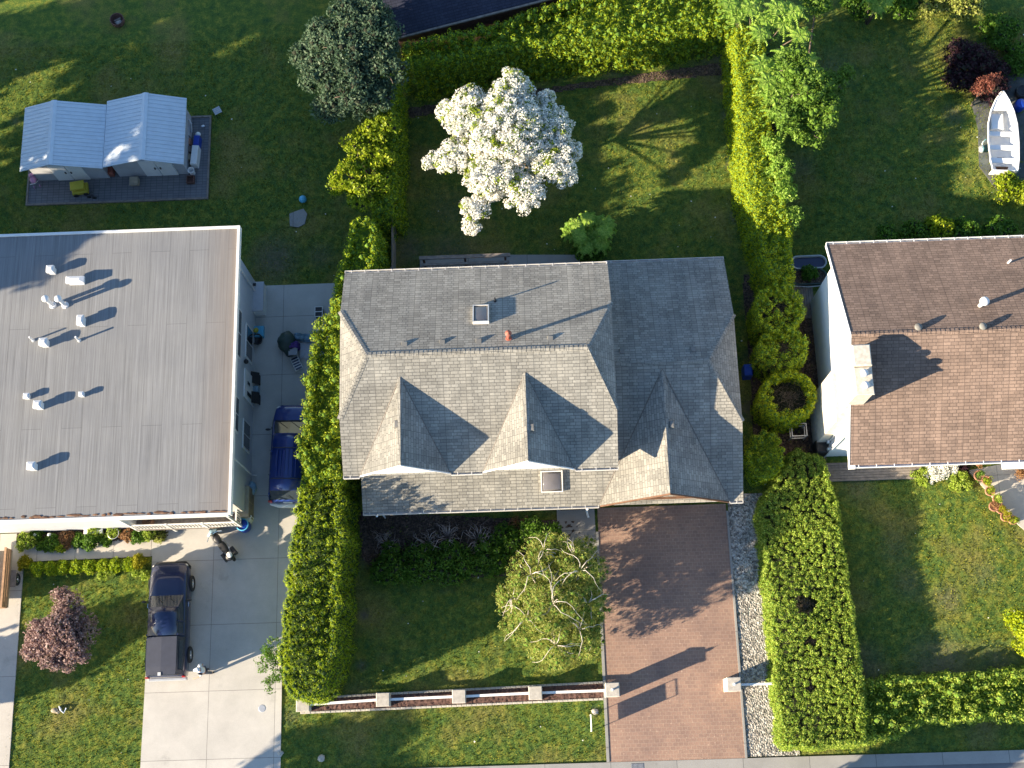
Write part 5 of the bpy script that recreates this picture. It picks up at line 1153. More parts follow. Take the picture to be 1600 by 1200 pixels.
quadpanel(k, [(-.7,-2.573,1.15),(.7,-2.573,1.15),(.58,-2.575,1.58),(-.58,-2.575,1.58)]); k.build('canopy_window', M['glass'], PK)
k = MB(); k.box(-.12,.02,-2.6,-2.45,1.705,1.73); k.build('brake_light', M['lamp_clear'], PK)
for s_ in (-1,1):
    k = MB(); k.bbox(s_*.85-.07,s_*.85+.07,-2.67,-2.6,.7,.98,.01); k.build('tail_light', M['lamp_red'], PK)
    k = MB(); k.smooth = True; k.ell((s_*.68,2.5,.74),(.17,.1,.09),10,6); k.build('headlight', M['lamp_clear'], PK)
    k = MB(); k.smooth = True; k.ell((s_*1.06,.82,1.13),(.12,.06,.08),10,6); k.tube([(s_*.9,.84,1.08),(s_*1.02,.82,1.12)], .02, 5); k.build('side_mirror', M['black'], PK)
    wheel(PK, s_*.9, 1.68, .38, .24); wheel(PK, s_*.9, -1.62, .38, .24)
k = MB(); k.box(-.72,.72,1.09,1.16,1.05,1.085); k.tube([(-.5,1.08,1.1),(-.1,.72,1.45)], .012, 4); k.tube([(.05,1.08,1.1),(.45,.74,1.43)], .012, 4); k.build('wiper', M['black'], PK)
k = MB()
for s_ in (-1,1):
    for y_ in (1.0,-.1,-.84): k = MB(); k.box(s_*.93-.012,s_*.93+.016,y_-.01,y_+.01,.45,1.0); k.build('panel_gap', M['black'], PK)
k = MB()
for s_ in (-1,1): k.box(s_*.955-.01,s_*.955+.012,.55,.75,.86,.9)
k.build('door_handle', M['chrome'], PK)
# minivan
vc = G(411,770,1.0); vcf = G(434,650,1.0); VN = thing('minivan', 'bright blue minivan parked between the left building and the hedge', 'van', ((vc[0]+vcf[0])/2+.97, G(430,708,1.0)[1], ZP), R(-2.0))
k = MB(); k.smooth = True
k.loft([ring_body(y, w_, zt) for y, w_, zt in ((-2.42,.86,.84),(-2.38,.93,1.0),(-2.1,.98,1.06),(-1.0,.99,1.08),(.5,.99,1.06),(1.2,.98,1.03),(1.75,.95,.97),(2.15,.88,.88),(2.36,.74,.76),(2.42,.55,.66))]); k.build('body', M['blue_paint'], VN)
k = MB(); k.loft([gh(1.5,.84,1.0,.8,1.02), gh(.72,.88,1.05,.68,1.62), gh(-1.5,.9,1.07,.72,1.72), gh(-1.98,.88,1.07,.72,1.66), gh(-2.33,.86,1.04,.74,1.12)]); k.build('windows', M['glass'], VN)
k = MB(); k.smooth = True; k.loft([[(-.66,.78,1.59),(-.66,.78,1.64),(0,.8,1.67),(.66,.78,1.64),(.66,.78,1.59)],[(-.72,.4,1.62),(-.71,.4,1.70),(0,.4,1.735),(.71,.4,1.70),(.72,.4,1.62)],[(-.75,-1.5,1.66),(-.74,-1.5,1.755),(0,-1.5,1.79),(.74,-1.5,1.755),(.75,-1.5,1.66)],[(-.73,-2.0,1.62),(-.72,-2.0,1.70),(0,-2.02,1.74),(.72,-2.0,1.70),(.73,-2.0,1.62)]]); k.build('roof', M['blue_paint'], VN)
k = MB()
for x in (-.45,-.27,-.09,.09,.27,.45): k.bbox(x-.025,x+.025,-1.35,-.05,1.76,1.797,.01)
k.build('roof_rib', M['blue_paint'], VN)
k = MB()
for y in (-.08+.12, -1.45): k.tube([(-.68,y,1.74),(-.6,y,1.84),(.6,y,1.84),(.68,y,1.74)], .022, 6)
k.build('roof_rack', M['black'], VN)
k = MB()
for s_ in (-1,1):
    k.tube([(s_*.86,1.5,1.02),(s_*.70,.72,1.66)], .035, 6)
    for y in (-.1,-1.1,-2.15): k.tube([(s_*.92,y,1.07),(s_*.75,y,1.69)], .04, 6)
k.build('pillars', M['blue_paint'], VN)
k = MB(); k.smooth = True; k.loft([[(-.9,-2.38,.42),(-.9,-2.5,.45),(-.9,-2.5,.66),(-.9,-2.38,.7)],[(-.5,-2.5,.42),(-.5,-2.62,.45),(-.5,-2.62,.66),(-.5,-2.42,.7)],[(.5,-2.5,.42),(.5,-2.62,.45),(.5,-2.62,.66),(.5,-2.42,.7)],[(.9,-2.38,.42),(.9,-2.5,.45),(.9,-2.5,.66),(.9,-2.38,.7)]]); k.build('bumper', M['trim'], VN)
k = MB(); k.bbox(-.22,.22,-2.445,-2.40,.78,.92,.004); k.build('number_plate', M['white'], VN)
for s_ in (-1,1):
    k = MB(); k.bbox(s_*.83-.08,s_*.83+.08,-2.44,-2.36,.75,1.1,.01); k.build('tail_light', M['lamp_red'], VN)
    k = MB(); k.smooth = True; k.ell((s_*.68,2.25,.72),(.2,.12,.09),10,6); k.build('headlight', M['lamp_clear'], VN)
    k = MB(); k.smooth = True; k.ell((s_*1.12,1.1,1.1),(.13,.06,.08),10,6); k.tube([(s_*.93,1.15,1.05),(s_*1.08,1.1,1.09)], .02, 5); k.build('side_mirror', M['black'], VN)
    wheel(VN, s_*.92, 1.5, .33, .2); wheel(VN, s_*.92, -1.45, .33, .2)
k = MB(); k.box(-.8,.8,1.5,1.58,1.0,1.04); k.tube([(-.6,1.5,1.05),(-.1,1.1,1.35)], .012, 4); k.tube([(.0,1.5,1.05),(.5,1.1,1.35)], .012, 4); k.tube([(0,-2.2,1.45),(.3,-2.3,1.2)], .012, 4); k.build('wiper', M['black'], VN)
k = MB()
for s_ in (-1,1):
    for y_ in (1.25,.1,-1.1): k = MB(); k.box(s_*.985-.012,s_*.985+.014,y_-.01,y_+.01,.42,1.02); k.build('panel_gap', M['black'], VN)
# motorcycle
mc = G(346,849,.5); MC = thing('motorcycle', 'dark touring motorcycle with a pale windscreen parked at the corner of the left building', 'motorcycle', (mc[0], mc[1], ZP), R(38))
def mwheel(y, par):
    k = MB(); n = 20; prof = [(.22,-.05),(.31,-.06),(.33,0),(.31,.06),(.22,.05)]
    k.add([(a, y+q*math.cos(2*math.pi*i/n), .33+q*math.sin(2*math.pi*i/n)) for q, a in prof for i in range(n)], [(j*n+i, j*n+(i+1)%n, (j+1)*n+(i+1)%n, (j+1)*n+i) for j in range(4) for i in range(n)]); o = k.build('wheel', M['rubber'], par)
    k = MB(); k.cyl((-.03,y,.33),(.03,y,.33),.22,.22,18); k.build('rim', M['chrome'], o)
mwheel(.78, MC); mwheel(-.75, MC)
k = MB(); k.smooth = True; k.ell((0,.22,.86),(.19,.32,.15),14,8); k.build('tank', M['black'], MC)
k = MB(); k.smooth = True; k.ell((0,-.3,.80),(.19,.42,.09),14,8); k.build('seat', M['rubber'], MC)
k = MB(); k.smooth = True; k.ell((0,.05,.48),(.2,.28,.2),12,8); k.tube([(0,.78,.33),(0,.5,1.0)], .05, 8); k.tube([(.13,.1,.3),(.16,-.4,.3),(.17,-.9,.38)], .045, 8); k.build('frame', M['metal'], MC)
k = MB(); k.smooth = True; k.loft([[(-.3,.62,.75),(0,.78,.75),(.3,.62,.75),(.28,.58,.75),(0,.72,.75),(-.28,.58,.75)],[(-.26,.5,1.1),(0,.64,1.12),(.26,.5,1.1),(.24,.46,1.1),(0,.6,1.12),(-.24,.46,1.1)],[(-.16,.38,1.35),(0,.46,1.38),(.16,.38,1.35),(.15,.35,1.35),(0,.43,1.38),(-.15,.35,1.35)]]); k.build('windscreen', M['tarp'], MC)
k = MB(); k.tube([(-.42,.3,1.05),(-.25,.42,1.08),(0,.45,1.05),(.25,.42,1.08),(.42,.3,1.05)], .02, 6); k.build('handlebar', M['chrome'], MC)
for s_ in (-1,1): k = MB(); k.bbox(s_*.26-.09,s_*.26+.09,-.9,-.5,.42,.72,.04); k.build('pannier', M['black'], MC)
k = MB(); k.smooth = True; k.ell((0,-.92,.98),(.22,.2,.16),12,8); k.build('top_case', M['black'], MC); k = MB(); k.smooth = True; k.ell((.05,-.88,1.12),(.13,.15,.1),12,8); k.build('helmet', M['white'], MC)
# utility trailer at the left edge
tx = G(13,905,.8); TR = thing('utility_trailer', 'wooden sided utility trailer cut by the left edge beside the walkway', 'trailer', (tx[0]-.8, G(5,905,.6)[1], ZP))
k = MB(); k.box(-.8,.8,-1.35,1.35,.45,.55); k.build('bed', M['tan_board'], TR)
k = MB(); 
for z in (.6,.82,1.04): k.box(.77,.81,-1.38,1.38,z,z+.19); k.box(-.81,-.77,-1.38,1.38,z,z+.19); k.box(-.76,.76,-1.39,-1.35,z,z+.19)
k.box(.74,.84,-1.4,1.4,1.24,1.28); k.box(-.84,-.74,-1.4,1.4,1.24,1.28)
k.build('side_boards', M['trailer_wood'], TR)
for s_ in (-1,1): 
    wheel(TR, s_*1.0, 0, .3, .2)
    k = MB(); k.box(s_*1.0-.13,s_*1.0+.13,-.4,.4,.62,.65); k.build('mudguard', M['wood_grey'], TR)
# white rowing boat
bc = G(1567,208,.8); BT = thing('rowing_boat', 'white open rowing boat with a turquoise side lying on the pad at the right edge', 'boat', (bc[0], bc[1], .1), R(-90)+math.atan2(G(1563,145,1.0)[1]-G(1568,262,.8)[1], G(1563,145,1.0)[0]-G(1568,262,.8)[0]))
def boat_ring(y, w_, zg, zk, t=0.0):
    w_ = max(w_-t, .012); return [(-w_,y,zg),(-w_*.93,y,zg*.62+zk*.38+t*.4),(-w_*.66,y,zk+.08+t),(0,y,zk+t),(w_*.66,y,zk+.08+t),(w_*.93,y,zg*.62+zk*.38+t*.4),(w_,y,zg)]
st_ = ((-2.1,.62,.72,.16),(-1.5,.72,.72,.13),(-.5,.77,.73,.12),(.5,.73,.77,.13),(1.2,.58,.84,.2),(1.75,.35,.92,.34),(2.15,.10,1.0,.6),(2.22,.03,1.02,.75))
def sheet(name, rings, mat, par, smooth=True):
    k = MB(); k.smooth = smooth; n = len(rings[0]); k.add([p for r_ in rings for p in r_], [(i*n+q,i*n+q+1,(i+1)*n+q+1,(i+1)*n+q) for i in range(len(rings)-1) for q in range(n-1)])
    return k
k = sheet('hull', [boat_ring(*s_) for s_ in st_], 'hull_blue', BT); k.build('hull', M['hull_blue'], BT)
k = sheet('inner_hull', [boat_ring(s_[0], s_[1], s_[2]-.002, s_[3], .04) for s_ in st_], 'white', BT); k.smooth = False
k.box(-.66,.66,-2.12,-2.07,.2,.72); k.build('inner_hull', M['white'], BT)
k = MB(); k.tube([(-s_[1],s_[0],s_[2]) for s_ in st_] + [(s_[1],s_[0],s_[2]) for s_ in st_[::-1]], .04, 6); k.build('gunwale', M['white'], BT)
for y, wd in ((-1.45,.14),(-.72,.13),(.05,.13)): 
    w_ = np.interp(y, [s_[0] for s_ in st_], [s_[1] for s_ in st_])-.05; k = MB(); k.bbox(-w_,w_,y-wd,y+wd,.48,.53,.01); k.build('bench', M['white'], BT)
k = MB(); k.add([(-.6,1.22,.83),(.6,1.22,.83),(.36,1.75,.92),(.08,2.15,1.0),(-.08,2.15,1.0),(-.36,1.75,.92),(-.6,1.22,.79),(.6,1.22,.79)],[(0,1,2,3,4,5),(0,6,7,1)]); k.build('foredeck', M['white'], BT)
k = MB(); k.bbox(-.5,.1,.3,1.15,.3,.6,.02); k.build('floor_box', M['white'], BT); k = MB(); k.bbox(-.5,.5,-2.05,-1.65,.2,.24,.01); k.build('floor_board', M['wood_brown'], BT)
k = MB()
for y in (-1.2,.9): k.box(-.5,.5,y-.08,y+.08,-.01,.2)
k.build('support', M['wood_grey'], BT)
# ================================================================== SMALL THINGS
x, y = G(1593,165,.5); k = MB(); k.smooth = True; k.lathe((x,y,.1), [(.22,0),(.27,.3),(.27,.62),(.24,.7),(0,.72)], 18); tag(k.build('blue_drum', M['blue_plastic']), 'blue plastic drum beside the boat bow', 'drum')
x, y = G(1597,143,.4); k = MB(); k.smooth = True; k.lathe((x,y,.1), [(.3,0),(.34,.2),(.33,.42),(.3,.42),(.28,.3),(0,.28)], 18); tag(k.build('dark_tub', M['black']), 'dark round tub north of the blue drum', 'tub')
x, y = G(1534,232,.3); k = MB(); k.smooth = True; k.ell((x,y,.25),(.14,.22,.2),9,6,.2); k.tube([(x,y,.1),(x+.05,y+.3,.45),(x+.2,y+.42,.5)], .03, 6); tag(k.build('outboard_motor', M['metal']), 'small grey outboard motor lying beside the boat side', 'motor')
x, y = G(473,311,.25); k = MB(); k.smooth = True; k.ell((0,0,0),(.2,.2,.2),20,12); o = k.build('play_ball', M['sky_plastic']); o.location = (x,y,.23); tag(o, 'light blue ball on the shaded lawn', 'ball')
x, y = G(340,174,.3); FC = thing('folding_stool', 'small grey slatted stool on the lawn north east of the sheds', 'stool', (x,y,.03), R(28))
k = MB(); 
for q in (-.15,-.05,.05,.15): k.box(-.2,.2,q-.04,q+.04,.34,.37)
k.build('seat', M['siding_grey'], FC)
for sx_ in (-.17,.17):
    for sy_ in (-.17,.17): k = MB(); k.box(sx_-.015,sx_+.015,sy_-.015,sy_+.015,0,.34); k.build('leg', M['black'], FC)
x, y = G(183,31,.3); FP = thing('fire_pit', 'round rusty fire pit on the upper left lawn', 'fire pit', (x,y,.02))
k = MB(); k.smooth = False; k.lathe((0,0,0), [(.3,0),(.36,.1),(.38,.38),(.345,.38),(.33,.12),(0,.1)], 22); k.build('bowl', M['wood_red'], FP)
k = MB(); k.smooth = True; k.ell((.05,-.05,.14),(.2,.18,.08),9,6,.3); k.build('ash', M['stone'], FP)
k = MB(); k.cyl((-.16,-.02,.2),(.18,.12,.25),.05,.05,8); k.build('log', M['wood_grey'], FP)
# lawn mower / toys at the sheds
x, y = G(123,293,.5); RT = thing('ride_on_toy', 'yellow roofed toy car standing before the west shed doors', 'toy car', (x,y,ZP), R(8))
k = MB(); k.smooth = False; k.bbox(-.36,.36,-.24,.24,.66,.72,.03); k.build('roof', M['yellow_plastic'], RT)
k = MB(); k.bbox(-.40,.42,-.28,.28,.12,.36,.05); k.build('body', M['yellow_plastic'], RT); k = MB()
for a_ in (-.3,.3):
    for b_ in (-.2,.2): k.cyl((a_,b_,.34),(a_,b_,.67),.022,.022,8)
k.build('post', M['yellow_plastic'], RT)
for a_ in (-.26,.26):
    for b_ in (-.3,.3): k = MB(); k.cyl((a_,b_-.03,.12),(a_,b_+.03,.12),.12,.12,14); k.build('wheel', M['black'], RT)
x, y = G(142,303,.3); k = MB(); k.tube([(x-.1,y-.1,.12),(x,y,.45),(x+.2,y-.02,.5)], .015, 6); k.tube([(x-.05,y+.05,.1),(x+.15,y-.12,.3)], .02, 6); k.cyl((x-.12,y-.14,.2),(x-.12,y-.1,.2),.11,.11,14); k.cyl((x+.15,y-.2,.2),(x+.15,y-.16,.2),.11,.11,14); k.tube([(x-.12,y-.12,.2),(x+.02,y-.1,.36),(x+.15,y-.18,.2)], .015, 6); tag(k.build('small_bicycle', M['black']), 'little dark bicycle lying next to the yellow toy car', 'bicycle')
x, y = G(53,283,.5); PP = thing('doll_pram', 'pink toy pram at the west corner of the sheds', 'toy pram', (x,y,ZP), R(15))
k = MB(); k.smooth = True; k.ell((0,.05,.5),(.17,.25,.14),12,7,.05); k.ell((0,.24,.6),(.16,.12,.17),10,6); k.build('basket', M['pink_plastic'], PP)
k = MB(); k.tube([(-.15,.2,.05),(-.12,-.1,.4),(-.14,-.32,.72),(.14,-.32,.72),(.12,-.1,.4),(.15,.2,.05)], .015, 6); k.build('frame', M['trim'], PP)
for a_ in (-.15,.15):
    for b_ in (-.16,.2): k = MB(); k.cyl((a_-.01,b_,.08),(a_+.02,b_,.08),.08,.08,12); k.build('wheel', M['pink_plastic'], PP)
x, y = G(172,268,.3); k = MB(); k.bbox(x-.3,x+.2,y-.2,y+.2,ZP,.5,.05); k.cyl((x-.2,y,.5),(x-.2,y+.5,.95),.02,.02,8); tag(k.build('push_mower', M['red_pipe']), 'dark red mower in the gap between the two sheds', 'mower')
x, y = G(210,283,.3); k = MB(); k.box(x-.22,x+.22,y-.18,y+.18,ZP,.45); k.add([(x-.22,y-.18,.452),(x+.22,y-.18,.452),(x+.25,y-.36,.56),(x-.19,y-.36,.56)],[(0,1,2,3)]); tag(k.build('cardboard_box', M['tan_board']), 'open brown cardboard box before the east shed doors', 'box')
x, y = G(299,267,.4); k = MB(); k.smooth = False; k.lathe((x,y,ZP), [(.13,0),(.16,.4),(.18,.42),(.15,.42),(.12,.1),(0,.1)], 18); tag(k.build('white_bucket', M['white']), 'white bucket at the south east corner of the east shed', 'bucket')
x, y = G(298,281,.2); k = MB(); 
for a_ in ((-.2,-.16,-.2,.2),(.16,.2,-.2,.2),(-.16,.16,-.2,-.16),(-.16,.16,.16,.2)): k.box(x+a_[0],x+a_[1],y+a_[2],y+a_[3],ZP,.32)
k.box(x-.16,x+.16,y-.16,y+.16,ZP,.14); tag(k.build('milk_crate', M['wood_red']), 'small dark red crate on the shed pad below the white bucket', 'crate')
x, y = G(305,238,.5); CH = thing('fridge_carton', 'tall white appliance lying along the east shed wall', 'appliance', (x,y,ZP), R(-4))
k = MB(); k.bbox(-.17,.17,-.72,.35,0,.55,.03); k.build('body', M['white'], CH); k = MB(); k.bbox(-.15,.15,.38,.95,0,.5,.03); k.build('crate', M['blue_plastic'], CH); k = MB(); k.smooth = True; k.ell((0,1.08,.3),(.15,.15,.12),10,6); k.build('bag', M['white'], CH)
for i, (px, py, m_, lab) in enumerate(((294,222,'terracotta','reddish planter beside the east shed, northernmost'),(295,234,'wood_grey','grey wooden planter beside the east shed'),(294,246,'tan_board','tan planter beside the east shed next to the white appliance'))):
    x, y = G(px, py, .3); k = MB(); k.bbox(x-.14,x+.14,y-.18,y+.18,ZP,.42,.03); k.box(x-.11,x+.11,y-.15,y+.15,.42,.43); tag(k.build('planter_box', M[m_]), lab, 'planter')
x, y = G(296,192,.4); k = MB(); k.tube([(x-.5,y,.6),(x,y+.1,.62),(x+.15,y-.15,.6),(x+.1,y-.5,.3)], .05, 8); k.box(x-.4,x+.05,y-.75,y-.25,ZP,.5); tag(k.build('wheelbarrow', M['siding_grey']), 'grey wheelbarrow tipped against the east wall of the east shed', 'wheelbarrow')
x, y = G(317,197,.15); k = MB(); k.smooth = True; k.ell((x,y,.14),(.1,.07,.05),8,5,.2); tag(k.build('white_rag', M['cloth_white']), 'small white rag on the dark pad at its north east corner', 'rag')
# things piled on the driveway near the hedge
x, y = G(448,534,.4); k = MB(); k.smooth = True; k.ell((x,y,.35),(.48,.55,.36),14,8,.12); k.ell((x+.15,y-.5,.25),(.3,.25,.25),10,6,.12); tag(k.build('covered_heap', M['green_bag']), 'dark green tarpaulin heap on the concrete driveway', 'tarpaulin')
def cloth(name, label, cat, px, py, sx_, sy_, z, amp, mat, seed, rz=0):
    rng = np.random.default_rng(seed); n = 14; g = rng.random((n,n)); gx, gy = np.meshgrid(np.linspace(-sx_,sx_,n), np.linspace(-sy_,sy_,n)); h = z + amp*(g + np.sin(gx*9+seed)*.4 + np.cos(gy*8)*.3)
    ed = np.minimum(np.minimum(np.arange(n),n-1-np.arange(n))[:,None], np.minimum(np.arange(n),n-1-np.arange(n))[None,:]); h = np.where(ed < 1, .1, h); gx = gx + rng.normal(size=gx.shape)*.02; gy = gy + rng.normal(size=gx.shape)*.02
    i = np.arange((n-1)*(n-1)); a = i//(n-1)*n + i%(n-1); o = np_mesh(name, [(np.stack([gx,gy,h],2).reshape(-1,3), np.stack([a,a+1,a+1+n,a+n],1), 0)], [M[mat]]); x, y = G(px, py, z); o.location = (x,y,.02); o.rotation_euler = (0,0,rz); return tag(o, label, cat)
cloth('blue_tarp', 'crumpled pale blue tarp spread beside the hedge north of the van', 'tarp', 477, 527, .62, .18, .3, .12, 'tarp', 5, R(-8))
cloth('grey_sheet', 'flat grey blue sheet lying between the tarp and the hedge', 'sheet', 480, 548, .4, .42, .12, .05, 'siding_grey', 6)
cloth('purple_blanket', 'purple blanket heaped against the green tarpaulin', 'blanket', 459, 539, .26, .17, .5, .1, 'purple_cloth', 7)
x, y = G(459,549,.4); SC = thing('camp_chair', 'dark folded camp chair just south of the purple blanket', 'chair', (x,y,ZP))
k = MB(); k.bbox(-.25,.2,-.22,.22,.36,.4,.01); k.build('seat', M['siding_grey'], SC); k = MB(); k.slab([(-.25,-.24,.4),(.2,-.24,.4),(.2,-.34,.75),(-.25,-.34,.75)],.02); k.build('backrest', M['denim'], SC)
for a_ in (-.22,.17):
    for b_ in (-.2,.2): k = MB(); k.cyl((a_,b_,0),(a_,b_,.36),.014,.014,6); k.build('leg', M['trim'], SC)
x, y = G(463,567,.4); LC = thing('deck_lounger', 'navy and white striped folding lounger lying by the hedge', 'lounger', (x,y,ZP), R(24))
k = MB()
for q in range(5): k.box(-.17,.17,-.32+q*.13,-.24+q*.13,.24+.02*q,.26+.02*q)
k.build('sling', M['navy'], LC); k = MB()
for q in range(4): k.box(-.17,.17,-.235+q*.13,-.195+q*.13,.25+.02*q,.27+.02*q)
k.tube([(-.19,-.36,.24),(-.19,.32,.34),(.19,.32,.34),(.19,-.36,.24),(-.19,-.36,.24)], .018, 6)
for a_ in (-.17,.17):
    for b_ in (-.3,.25): k.cyl((a_,b_,0),(a_,b_,.27),.015,.015,6)
k.build('frame', M['trim'], LC)
x, y = G(499,489,.3); BC = thing('bin_box', 'small dark crate with pale rim at the north end of the driveway by the hedge', 'crate', (x,y,ZP))
k = MB(); k.box(-.17,.17,-.24,.24,0,.4); k.build('body', M['black'], BC); k = MB()
for a_ in ((-.2,-.17,-.27,.27),(.17,.2,-.27,.27),(-.17,.17,-.27,-.24),(-.17,.17,.24,.27),(-.17,.17,-.02,.02)): k.box(*a_,.38,.43)
k.build('rim', M['trim'], BC)
# lawn ornament
x, y = G(92,1110,.15); LO = thing('broken_toy', 'pale tan and lilac broken toy lying on the shaded lawn below the plum tree', 'toy', (x,y,.03))
k = MB(); k.smooth = True; k.ell((-.2,0,.12),(.18,.12,.1),10,6,.15); k.ell((-.06,-.08,.1),(.12,.07,.07),8,5,.1); k.build('shell', M['tan_board'], LO)
k = MB()
k.tube([(.0,.14,.1),(.12,.0,.2),(.22,-.12,.1),(.34,.1,.14)], .035, 6); k.tube([(.1,.05,.1),(.02,.18,.2)], .03, 6); k.build('arm', M['cloth_white'], LO)
# ornaments and hoop in the bed
for px, py, lab in ((56,836,'white garden ornament at the west end of the bed'),(78,836,'second white garden ornament in the bed of the left building')):
    x, y = G(px, py, .3); k = MB(); k.smooth = True; k.lathe((x,y,.05), [(.1,0),(.06,.08),(.05,.2),(.1,.3),(.07,.4),(0,.44)], 14); k.ell((x+.12,y-.05,.2),(.06,.1,.06),8,5); tag(k.build('garden_statue', M['white']), lab, 'ornament')
x, y = G(178,834,.4); k = MB(); k.tube([(x+.26*math.cos(a),y+.26*math.sin(a),.5) for a in np.linspace(0,6.28,24)], .014, 5); 
for a in (0,2.1,4.2): k.cyl((x+.26*math.cos(a),y+.26*math.sin(a),0),(x+.26*math.cos(a),y+.26*math.sin(a),.5),.01,.01,5)
tag(k.build('plant_hoop', M['metal']), 'round wire plant hoop in the bed against the white wall', 'hoop')
x, y = G(144,829,.6); BN = thing('garden_bench', 'small white bench against the lit wall of the left building', 'bench', (x,y,.06))
k = MB(); k.bbox(-.45,.45,-.13,.13,.38,.42,.01); k.build('seat', M['white'], BN)
for a_ in (-.38,.38): k = MB(); k.box(a_-.03,a_+.03,-.12,.12,0,.38); k.build('leg', M['white'], BN)
# beds at the brown roofed house
def tub(name, label, cat, px, py, sx_, sy_, h, m1, m2, zf):
    x, y = G(px, py, h); t = thing(name, label, cat, (x,y,0)); n = 28
    def ring(a, b, z): 
        o = []
        for i in range(n):
            q = 2*math.pi*i/n; c = math.cos(q); s_ = math.sin(q); rr = b; o.append(((a-b)*(1 if c>0 else -1)+rr*c, rr*s_, z))
        return o
    k = MB(); k.smooth = False; k.loft([ring(sx_*.93,sy_*.9,0),ring(sx_,sy_,h),ring(sx_-.06,sy_-.06,h),ring(sx_-.08,sy_-.08,zf)], cap=False); k.build('rim', M[m1], t)
    k = MB(); k.add(ring(sx_-.075,sy_-.075,zf+.005), [tuple(range(n))]); k.build('filling', M[m2], t); return t
tub('paddling_pool', 'long oval tub with blue water at the north west corner of the brown roofed house', 'tub', 1264, 409, .9, .36, .45, 'siding_grey', 'navy', .3)
tub('planter_trough', 'long oval planter trough full of dark soil just south of the blue tub', 'planter', 1264, 432, .92, .42, .4, 'green_bag', 'soil', .34)
bush('trough_plant', 'leafy plant growing in the oval planter trough', 'plant', 1265, 426, 14, .9, 'lf_under', n=30, leaf=.06, seed=301, r=.14, dens=8)
x, y = G(1262,438,.3); k = MB(); k.tube([(x-.95,y-.25,.3),(x,y-.36,.32),(x+.8,y-.3,.3)], .025, 6); tag(k.build('grey_hose', M['metal']), 'grey pipe lying along the south side of the planter trough', 'pipe')
k = MB(); x, y = G(1256,470,.2)
for i in range(9): k.box(x-.55+i*.12, x-.45+i*.12, y-.9, y+.9, .04, .14)
tag(k.build('wood_pallet', M['wood_grey']), 'grey slatted wooden pallet on the ground beside the brown roofed house', 'pallet')
x, y = G(1245,676,.4); k = MB()
for q in (-.35,.35):
    for p_ in (-.3,.3): k.box(x+q-.02,x+q+.02,y+p_-.02,y+p_+.02,.0,1.0)
for z in (.5,.98): k.box(x-.37,x+.37,y-.32,y-.28,z,z+.03); k.box(x-.37,x+.37,y+.28,y+.32,z,z+.03); k.box(x-.37,x-.33,y-.28,y+.28,z,z+.03); k.box(x+.33,x+.37,y-.28,y+.28,z,z+.03)
tag(k.build('wire_frame_rack', M['metal']), 'grey open frame rack between two clipped cedars', 'rack')
x, y = G(1283,700,.6); k = MB(); k.bbox(x-.3,x+.3,y-.3,y+.3,.02,1.0,.05); tag(k.build('wheelie_bin', M['black']), 'dark bin in the shade at the south west corner of the brown roofed house', 'bin')
x, y = G(1168,580,.6); k = MB(); k.bbox(x-.2,x+.2,y-.28,y+.28,.0,.9,.05); tag(k.build('blue_bin', M['blue_plastic']), 'blue bin in deep shade between garage and clipped cedars', 'bin')
# flower pots on the terrace edge
pots = ((1541,752,'lf_laurel',.22),(1546,768,'lf_laurel',.22),(1557,780,'lf_privet',.2),(1552,792,'lf_orange',.22),(1563,796,'lf_yellow',.22),(1570,808,'lf_yellow',.22),(1582,813,'lf_laurel',.2),(1527,722,'lf_orange',.2),(1529,744,'lf_under',.24))
wh = ('second','third','fourth','fifth, planted with rusty flowers','sixth, with yellow leaves','seventh, with yellow leaves','last and southernmost','closest to the white wall, with orange flowers','first, an empty looking dark pot')
for i, (px, py, m_, r_) in enumerate(pots):
    x, y = G(px, py, .3); t = thing('flower_pot', 'terracotta flower pot on the terrace edge, ' + wh[i] + '', 'flower pot', (x,y,ZP), group='pots along the terrace edge')
    k = MB(); k.smooth = False; k.lathe((0,0,0), [(r_*.65,0),(r_*.95,.26),(r_*1.08,.27),(r_*1.08,.33),(r_*.9,.33),(r_*.88,.28),(0,.27)], 18); k.build('pot', M['terracotta'], t)
    rng = np.random.default_rng(400+i); C = rng.normal(size=(9,3))*np.array([.09,.09,.06]) + np.array([0,0,.45]); Rr = np.full((9,3),.12)
    P, N = blob_pts(C, Rr, 40, rng); V, F = leaf_quads(P, N, rng.uniform(.02,.05,len(P)), .5, rng); np_mesh('plant', [(V,F,0)], [M[m_]], t)
for i, (px, py, rp, h, m_, lab) in enumerate(((1462,735,22,.5,'blossom','white flowering clump below the gutter of the brown roofed house'),(1488,728,16,.5,'blossom','second white flowering clump further right below the gutter'),(1505,730,14,.5,'lf_maroon','dark purple plant by the wall right of the white clumps'),
                                 (1440,745,18,.3,'lf_privet','light green weeds at the end of the boardwalk'),(1500,750,22,.3,'lf_privet','green plants spreading over the corner of the sunny front lawn'),(1600,735,20,.8,'dead_wood_','dry twiggy plant at the right edge on the terrace'))):
    bush('wall_plant', lab, 'plant', px, py, rp, h, m_ if m_ in M else 'lf_orange', n=36, leaf=.045, seed=320+i, r=.14, dens=9)

